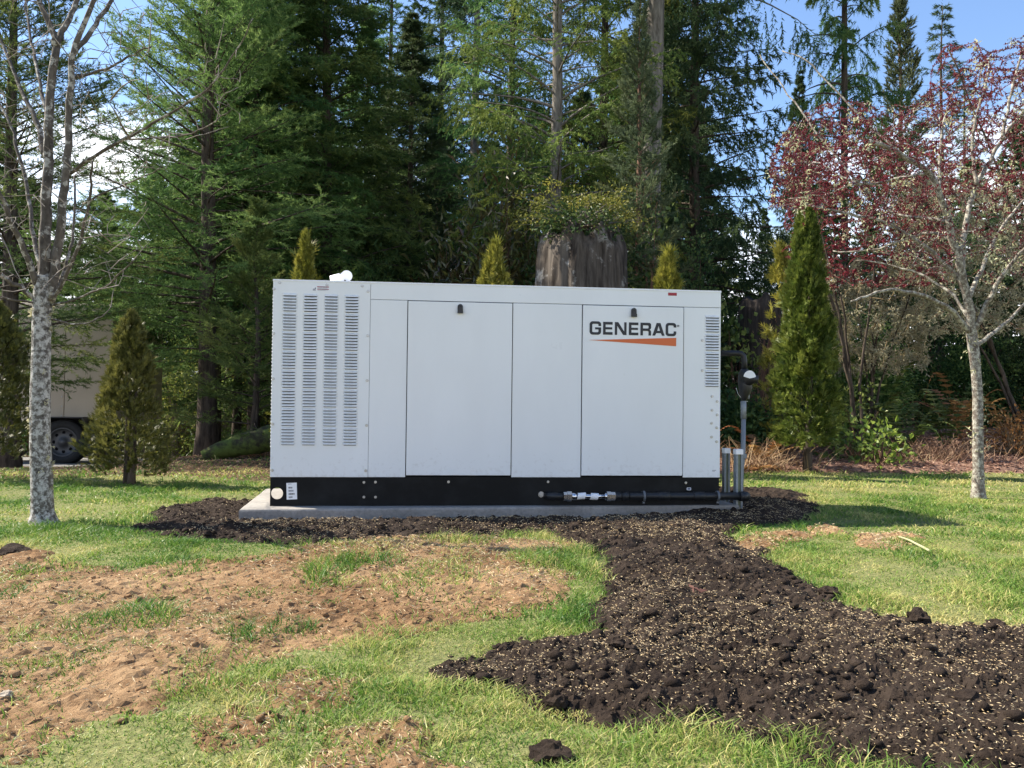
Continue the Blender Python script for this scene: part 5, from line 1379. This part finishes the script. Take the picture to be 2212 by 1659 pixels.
fern(8, 1625, 1000, 7.6, .4, M['dryfern'], 'flattened straw coloured fern by the strut posts', 10, .6)
# dry stems clump
def drystems(seed, px, Y, n, L, label, mt='straw', spread=.5):
    rg = random.Random(seed); x = (px - 1106) / FPX * Y
    e = empty('dry_grass_clump', (x, Y, gz1(x, Y)), label, 'dry grass', None); b = Buf()
    for _ in range(n):
        a = rg.uniform(0, 6.28); l = L * rg.uniform(.4, 1.1); o = Vector((rg.gauss(0, spread * .5), rg.gauss(0, .12), 0)); d = Vector((math.cos(a) * .7, math.sin(a) * .7, rg.uniform(.3, 1.2))).normalized()
        tube(b, [o, o + d * l * .55, o + d * l + Vector((0, 0, -.12 * l))], [.003, .0022, .001], 3, rg.uniform(.2, .9), cap=False)
    link('stems', b.mesh('stems'), e, M[mt])
drystems(1, 2010, 8.3, 260, .38, 'pale dry stems at the foot of the ferns')
drystems(2, 2075, 8.2, 160, .34, 'reddish dry stems beside the plum trunk', 'litter')
drystems(3, 1640, 7.7, 240, .40, 'straw heap left of the columnar thuja', 'straw', .45)
drystems(4, 1930, 8.0, 120, .25, 'thin dry stems right of the lime plant')
drystems(5, 545, 9.2, 90, .25, 'russet dead bracken beside the log', 'dryfern', .3)
# leaf litter: one mass
N = 12000
lxx = NR.uniform(1.3, 6.5, N); lyy = NR.uniform(7.4, 11.0, N)
b = Buf(); P = np.stack([lxx, lyy, gz(lxx, lyy) + bed_h(lxx, lyy) + 0.008], 1); dd = NR.normal(size=(N, 3)) * np.array([1, 1, .25])
leaves(b, P, dd, .045, .022, NR.random(N), up=.8)
tag(link('leaf_litter', b.mesh('leaf_litter'), None, M['litter']), kind='stuff')
N = 5000
lxx = NR.uniform(-4.5, -0.5, N); lyy = NR.uniform(6.5, 10.5, N)
b = Buf(); P = np.stack([lxx, lyy, gz(lxx, lyy) + 0.008], 1); leaves(b, P, NR.normal(size=(N, 3)) * np.array([1, 1, .25]), .04, .014, NR.random(N) * .7, up=.8)
tag(link('forest_litter', b.mesh('forest_litter'), None, M['litter']), kind='stuff')

# ------------------------------------------------------------------ trailer
TY = 11.3
twx = at(143, 950, TY); tz = gz1(twx.x, TY)
tr = empty('cargo_trailer', (twx.x, TY, tz), 'beige enclosed cargo trailer behind the bare tree', 'trailer')
tr.rotation_euler[2] = 0.06
xr = (238 - 143) / FPX * TY
zbt = at(143, 905, TY).z - tz - .02
ztop = 2.15
for k in range(5):
    x1 = xr - k * .62; x0_ = x1 - .62
    box('side_panel', x0_ + .003, x1 - .003, -0.02, 0.0, zbt, ztop, M['trailer'], tr, .004, 1)
box('body', xr - 3.1, xr - .002, 0.001, 1.9, zbt - .02, ztop + .02, M['trailer'], tr, .02)
box('frame_rail', xr - 3.1, xr, -0.012, .06, zbt - .10, zbt - .003, M['skid'], tr)
bm = bmesh.new(); bmesh.ops.create_uvsphere(bm, u_segments=6, v_segments=4, radius=.009); rv = bpy.data.meshes.new('rivet'); bm.to_mesh(rv); bm.free(); rv.materials.append(M['bolt'])
for k in range(4):
    for q in range(14):
        o = link('rivet', rv, tr); o.location = (xr - k * .62 - .03, -.021, zbt + .06 + q * .13)
WR = (1000 - 903) / FPX * TY / 2
wh = empty('wheel', (0, -.06, WR), None, None); wh.parent = tr
def lathe(name, prof, mt, parent, n=32):
    V = []; T = []
    for i in range(n):
        a = 2 * PI * i / n
        for r, y in prof: V.append((r * math.cos(a), y, r * math.sin(a)))
    k = len(prof)
    for i in range(n):
        for j in range(k - 1):
            p = i * k + j; q = ((i + 1) % n) * k + j; T += [(p, q, q + 1), (p, q + 1, p + 1)]
    return link(name, tri_mesh(name, V, T, np.full(len(V), .5), True), parent, mt)
bpy.data.objects.remove(wh)
wh = lathe('wheel', [(WR * .62, .09), (WR * .97, .09), (WR, .06), (WR, -.06), (WR * .96, -.085), (WR * .75, -.095), (WR * .64, -.085), (WR * .62, -.05)], M['tyre'], tr)
wh.location = (0, -.02, WR)
lathe('rim', [(WR * .64, -.086), (WR * .60, -.09), (WR * .57, -.07), (WR * .50, -.045), (WR * .30, -.055), (WR * .16, -.06), (WR * .15, -.085), (0.001, -.088)], M['alu'], wh)
for k in range(8):
    a = k * PI / 4; bm = bmesh.new()
    bmesh.ops.create_circle(bm, cap_ends=True, segments=12, radius=WR * .075, matrix=Matrix.Translation((WR * .42 * math.cos(a), -.0515, WR * .42 * math.sin(a))) @ Matrix.Rotation(PI / 2, 4, 'X'))
    bm_obj('rim_hole', bm, M['dark'], wh)
bm = bmesh.new()
fo = [(-WR * 1.35, zbt - .16), (-WR * 1.3, WR * 1.5), (-WR * .9, WR * 2.12), (WR * .95, WR * 2.12), (WR * 1.25, WR * 1.6), (WR * 1.55, WR * .62)]
for (xa_, za_), (xb_, zb2) in zip(fo, fo[1:]):
    vs = [bm.verts.new((xa_, -.20, za_)), bm.verts.new((xb_, -.20, zb2)), bm.verts.new((xb_, -.021, zb2)), bm.verts.new((xa_, -.021, za_))]; bm.faces.new(vs)
bmesh.ops.remove_doubles(bm, verts=list(bm.verts), dist=.001)
fn = bm_obj('fender', bm, M['rubber'], tr); md = fn.modifiers.new('s', 'SOLIDIFY'); md.thickness = .015
box('mud_flap', WR * 1.25, WR * 1.62, -.20, -.18, WR * .45, WR * 1.55, M['rubber'], tr)
box('wheel_arch', -WR * 1.25, WR * 1.25, -.0205, -.0203, zbt - .02, WR * 2.08, M['dark'], tr)

# ------------------------------------------------------------------ small things lying about
def lump(seed, size, squash=.7, sub=2):
    rg = np.random.default_rng(seed); bm = bmesh.new(); bmesh.ops.create_icosphere(bm, subdivisions=sub, radius=1)
    for v in bm.verts:
        c = v.co; n = .5 * vnoise(np.array([c.x * 1.7 + seed]), np.array([c.y * 1.7 + c.z * 2.3]), seed)[0] + .4 * vnoise(np.array([c.x * 4 + seed]), np.array([c.y * 4 - c.z * 5]), seed + 5)[0] + .2 * rg.random()
        v.co = c * (.55 + n) * size; v.co.z *= squash
    me = bpy.data.meshes.new('lump'); bm.to_mesh(me); bm.free(); return me
def clod(seed, px, py, wpx, label, mt='topsoil', squash=.6, cat='soil clod', name='soil_clod', group='large soil clods'):
    p = gp(px, py); s = wpx / 2 / FPX * p.y
    me = lump(seed, s, squash, 3); me.materials.append(M[mt])
    o = link(name, me); z = gz1(p.x, p.y) + (float(soil_h(np.array([p.x]), np.array([p.y]))[0]) if mt == 'topsoil' else 0.005)
    o.location = (p.x, p.y, max(z, gz1(p.x, p.y)) + s * squash * .35); tag(o, label, cat, group); return o
clod(1, 2085, 1552, 66, 'broad flat topped clod lying alone near the bottom right corner', squash=.45)
clod(2, 1190, 1642, 92, 'dark mound of soil on the grass at the bottom edge', squash=.5)
clod(3, 1330, 1428, 36, 'left of two dark clods side by side in the seeded soil')
clod(4, 1358, 1432, 30, 'right of two dark clods side by side in the seeded soil')
clod(5, 1200, 1525, 44, 'upright dark clod on the grass tongue edge', squash=1.0)
clod(6, 1790, 1285, 40, 'knobbly clod on the lawn side edge of the dark soil')
clod(7, 2240 - 90, 1352, 34, 'clod on the soil rim near the right edge below the lawn')
clod(8, 1985, 1358, 44, 'tall clod on the soil rim under the lawn', squash=.9)
clod(9, 1690, 1428, 50, 'sprawling clod in the middle of the dark soil')
clod(10, 1640, 1545, 46, 'clod beside the grassy bottom edge of the dark soil')
clod(11, 30, 1198, 60, 'dark upturned turf lump at the left edge', squash=.5)
clod(12, 11, 1512, 26, 'pale stone on bare earth at the left edge', 'stone', .6, 'stone', 'garden_stone', None)
clod(13, 1335, 1232 + 20, 18, 'small pale stone at the dark soil edge', 'stone', .6, 'stone', 'garden_stone', None) if False else None
clod(14, 790, 1238, 26, 'tan stone on the bare earth below the lawn strip', 'earth', .7, 'stone', 'garden_stone', None)
clod(15, 360, 1300, 26, 'tan stone in the middle of the bare earth', 'earth', .5, 'stone', 'garden_stone', None)
p = [gp(1942, 1168), gp(1962, 1176), gp(1980, 1184), gp(1990, 1190), gp(2008, 1202)]
b = Buf(); o0 = Vector((p[2].x, p[2].y, gz1(p[2].x, p[2].y) + .022)); tube(b, smooth_path([Vector((q.x - o0.x, q.y - o0.y, rnd.uniform(-.004, .008))) for q in p], 3), np.linspace(.004, .006, 13), 6, .5)
tw = link('fallen_twig', b.mesh('fallen_twig', True), None, M['lichen']); tw.location = o0; tag(tw, 'pale bare twig lying on the right lawn', 'twig')
q = gp(1508, 1318)
b = Buf(); leaves(b, [(0, 0, 0.004), (.012, .004, .006), (-.012, .002, .006)], [(1, .2, .5), (-1, .4, .6), (-.2, 1, .7)], .038, .022, np.array([.1, .3, .2]))
lf = link('fallen_leaf', b.mesh('fallen_leaf'), None, M['litter']); lf.location = (q.x, q.y, gz1(q.x, q.y) + float(soil_h(np.array([q.x]), np.array([q.y]))[0]) + .01); tag(lf, 'curled brown leaf on the dark seeded soil', 'leaf')

# ------------------------------------------------------------------ crumbs, seed, grass: masses nobody could count
def crumbs(name, n, region, hf, mt, smin, smax, keepf, seed):
    rg = np.random.default_rng(seed)
    x = rg.uniform(region[0], region[1], n); yy = region[2] * (region[3] / region[2]) ** rg.random(n)
    k = keepf(x, yy) & (np.abs(x) < .66 * yy + .5); x = x[k]; yy = yy[k]; n = len(x)
    bm = bmesh.new(); bmesh.ops.create_icosphere(bm, subdivisions=1, radius=1); bm.verts.ensure_lookup_table()
    B0 = np.array([v.co[:] for v in bm.verts]); F0 = np.array([[v.index for v in f.verts] for f in bm.faces]); bm.free()
    s = smin * (smax / smin) ** (rg.random(n) ** 2.6)
    V = B0[None] * (0.65 + 0.7 * rg.random((n, len(B0), 1))) * s[:, None, None] * np.stack([1 + .5 * rg.random(n), 1 + .5 * rg.random(n), .6 + .4 * rg.random(n)], 1)[:, None, :]
    a = rg.random(n) * 6.28; c, sn = np.cos(a)[:, None], np.sin(a)[:, None]
    X_ = V[..., 0] * c - V[..., 1] * sn; Y_ = V[..., 0] * sn + V[..., 1] * c
    V = np.stack([X_ + x[:, None], Y_ + yy[:, None], V[..., 2] + (gz(x, yy) + np.maximum(hf(x, yy), -.06) + s * .2)[:, None]], -1)
    T = (F0[None] + np.arange(n)[:, None, None] * len(B0)).reshape(-1, 3)
    o = link(name, tri_mesh(name, V.reshape(-1, 3), T, np.full(n * len(B0), .5), True), None, mt); tag(o, kind='stuff')
crumbs('soil_crumbs', 9000, (-2.8, 4.0, 1.2, 5.6), soil_h, M['topsoil'], .003, .0165, lambda x, y: look(DS, x, y) > -.10 * NR.random(len(x)) ** 3, 5)
crumbs('earth_crumbs', 3500, (-4.0, 2.4, 1.3, 4.4), earth_h, M['earth'], .0025, .0105, lambda x, y: (look(DE, x, y) > -.03) & (look(DS, x, y) < .05), 6)

def fine_crumbs(name, n, region, hf, mt, smin, smax, keepf, seed):
    rg = np.random.default_rng(seed)
    x = rg.uniform(region[0], region[1], n); yy = region[2] * (region[3] / region[2]) ** rg.random(n)
    k = keepf(x, yy) & (np.abs(x) < .64 * yy + .35); x = x[k]; yy = yy[k]; n = len(x)
    s = smin * (smax / smin) ** (rg.random(n) ** 1.8) * np.clip(yy / 2.4, .8, 1.6)
    P = np.stack([x, yy, gz(x, yy) + np.maximum(hf(x, yy), -.06) - s * .25], 1)
    a0 = rg.random(n) * 6.28
    base = [P + np.stack([np.cos(a0 + q * PI / 2), np.sin(a0 + q * PI / 2), np.zeros(n)], 1) * (s * (.7 + .6 * rg.random(n)))[:, None] for q in range(4)]
    apex = P + np.stack([rg.normal(0, .35, n), rg.normal(0, .35, n), .45 + .55 * rg.random(n)], 1) * s[:, None]
    V = np.stack(base + [apex], 1).reshape(-1, 3)
    T = (np.array([[0, 1, 4], [1, 2, 4], [2, 3, 4], [3, 0, 4]])[None] + np.arange(n)[:, None, None] * 5).reshape(-1, 3)
    tag(link(name, tri_mesh(name, V, T, np.full(n * 5, .5)), None, mt), kind='stuff')
fine_crumbs('fine_soil_crumbs', 105000, (-2.8, 4.0, 1.2, 5.4), soil_h, M['topsoil'], .0025, .0085, lambda x, y: look(DS, x, y) > -.05 * NR.random(len(x)) ** 2, 15)
fine_crumbs('fine_earth_crumbs', 50000, (-3.8, 2.4, 1.2, 4.4), earth_h, M['earth'], .002, .0065, lambda x, y: (look(DE, x, y) > -.03) & (look(DS, x, y) < .03), 16)

def seeds(name, n, region, hf, keepf, ln, wd, seed, tlo, thi):
    rg = np.random.default_rng(seed)
    x = rg.uniform(region[0], region[1], n); yy = region[2] * (region[3] / region[2]) ** rg.random(n)
    k = keepf(x, yy) & (np.abs(x) < .66 * yy + .4); x = x[k]; yy = yy[k]; n = len(x)
    a = rg.random(n) * 6.28; D = np.stack([np.cos(a), np.sin(a), rg.normal(0, .25, n)], 1)
    sc_d = np.clip(yy / 2.2, 1, 1.8)[:, None]
    P = np.stack([x, yy, gz(x, yy) + hf(x, yy) + .004], 1)
    b = Buf(); D = norm(D); sd = norm(np.cross(D, np.array([0, 0, 1.0]) + rg.normal(size=(n, 3)) * .3)); up = np.cross(sd, D)
    l = ln * (.7 + .6 * rg.random((n, 1))) * sc_d ** .6; w = wd * (.8 + .4 * rg.random((n, 1))) * sc_d ** .6
    m_ = P + D * l * .5
    V = np.stack([P, m_ + sd * w / 2, P + D * l, m_ - sd * w / 2, m_ + up * w * .5], 1).reshape(-1, 3)
    i = np.arange(n)[:, None] * 5
    T = np.concatenate([i + np.array(q) for q in ((0, 1, 4), (1, 2, 4), (2, 3, 4), (3, 0, 4))][1::2] if False else [i + np.array(q) for q in ((0, 4, 2), (0, 2, 3))])
    b.add(V, T, np.repeat(rg.uniform(tlo, thi, n), 5))
    tag(link(name, b.mesh(name), None, M['seed']), kind='stuff')
seed_patch = lambda x, y: fbm(x * 2.2, y * 2.2, 91, 3)
seeds('grass_seed', 230000, (-2.6, 3.8, 1.2, 5.2), soil_h, lambda x, y: (look(DS, x, y) > .03) & (NR.random(len(x)) < np.clip((seed_patch(x, y) - .30) * 3.2, .12, 1)), .0080, .0023, 8, .05, .95)
seeds('straw_bits', 90000, (-3.6, 2.4, 1.3, 4.4), earth_h, lambda x, y: (look(DE, x, y) > .0) & (look(DS, x, y) < .02) & (NR.random(len(x)) < np.clip((seed_patch(x + 9, y) - .25) * 2.6, .15, 1)), .016, .0032, 9, .5, 1.0)

def grass_patch(n, y0, y1, width, length, seed):
    rg = np.random.default_rng(seed)
    yy = np.sqrt(rg.random(n) * (y1 ** 2 - y0 ** 2) + y0 ** 2); x = (rg.random(n) * 2 - 1) * (.62 * yy + .95)
    keepn = (np.abs(x) < .62 * yy + .35) | (rg.random(n) < .55); x = x[keepn]; yy = yy[keepn]; n = len(x)
    ds = look(DS, x, yy); de = look(DE, x, yy); tu = look(TU, x, yy)
    p = sstep(.06, -.05, ds + .05 * (rg.random(n) - .5))
    earth_cov = sstep(-.10, .10, de)
    p_e = np.maximum(.6 * tu, 0.10 + .45 * sstep(.56, .72, fbm(x * 3.3, yy * 3.3, 55, 4)))
    p = p * (1 - earth_cov * (1 - p_e))
    thin = .45 + .75 * sstep(.30, .55, fbm(x * 2.2, yy * 2.2, 57, 4))
    p = p * np.clip(thin, 0, 1)
    bedd = np.where(x > 1.2, sdf_poly(x, yy, bed_poly), -1); p = p * (bedd < .02)
    p = p * np.where(x < 1.0, 1 - .85 * sstep(5.9, 7.6, yy + 1.5 * (fbm(x * .8, yy * .8, 58, 3) - .5)), 1)
    inpad = ((x - pc.x) * pu.x + (yy - pc.y) * pu.y > -.01) & ((x - pc.x) * pu.x + (yy - pc.y) * pu.y < PLX + .01) & ((x - pc.x) * pv.x + (yy - pc.y) * pv.y > -.01) & ((x - pc.x) * pv.x + (yy - pc.y) * pv.y < 1.05)
    p = p * ~inpad
    k = rg.random(n) < p
    x = x[k]; yy = yy[k]; tu = tu[k]; de = de[k]; n = len(x)
    tuft = fbm(x * 6, yy * 6, 59, 3)
    l = length * (.45 + .75 * rg.random(n)) * (.30 + 2.6 * tuft ** 2) * (1 + .5 * tu)
    a = rg.random(n) * 6.28; lean = .25 + .75 * rg.random(n)
    d = np.stack([np.cos(a) * lean, np.sin(a) * lean, np.ones(n)], 1); d = norm(d)
    h2 = np.stack([np.cos(a), np.sin(a), np.zeros(n)], 1)
    fa = rg.random(n) * 6.28
    sd = np.stack([np.cos(fa), np.sin(fa), np.zeros(n)], 1) * (width * (.6 + .7 * rg.random(n)))[:, None] / 2
    P = np.stack([x, yy, gz(x, yy) - .004 + np.where(de > 0, .004, 0)], 1)
    m_ = P + d * (l * .55)[:, None]; tip = m_ + (d + h2 * .9 - np.array([0, 0, .25])) * (l * .45)[:, None]
    V = np.stack([P - sd, P + sd, m_ - sd * .75, m_ + sd * .75, tip], 1).reshape(-1, 3)
    i = np.arange(n)[:, None] * 5
    T = np.concatenate([i + np.array(q) for q in ((0, 1, 3), (0, 3, 2), (2, 3, 4))])
    dry = fbm(x * 1.6, yy * 1.6, 77, 4)
    t = .37 + 1.7 * (dry - .46) + .7 * (fbm(x * 7, yy * 7, 78, 2) - .5) + .20 * rg.normal(size=n) + .35 * (rg.random(n) < .18) - .25 * tu
    return V, T, np.repeat(np.clip(t, 0, 1), 5)
gb = Buf()
for args in ((165000, 1.15, 2.4, .0027, .029, 1), (140000, 2.4, 4.0, .0038, .028, 2), (116000, 4.0, 6.2, .0056, .029, 3), (66000, 6.2, 9.0, .0098, .033, 4)):
    gb.add(*grass_patch(*args))
tag(link('lawn_grass', gb.mesh('lawn_grass'), None, M['grass']), 'short patchy lawn grass around the generator', kind='stuff')

for o in SC.objects:
    if o.parent is not None and o.name.split('.')[0] in ('twigs', 'lichen', 'crown', 'leaves', 'stems', 'limbs'):
        o['kind'] = 'stuff'
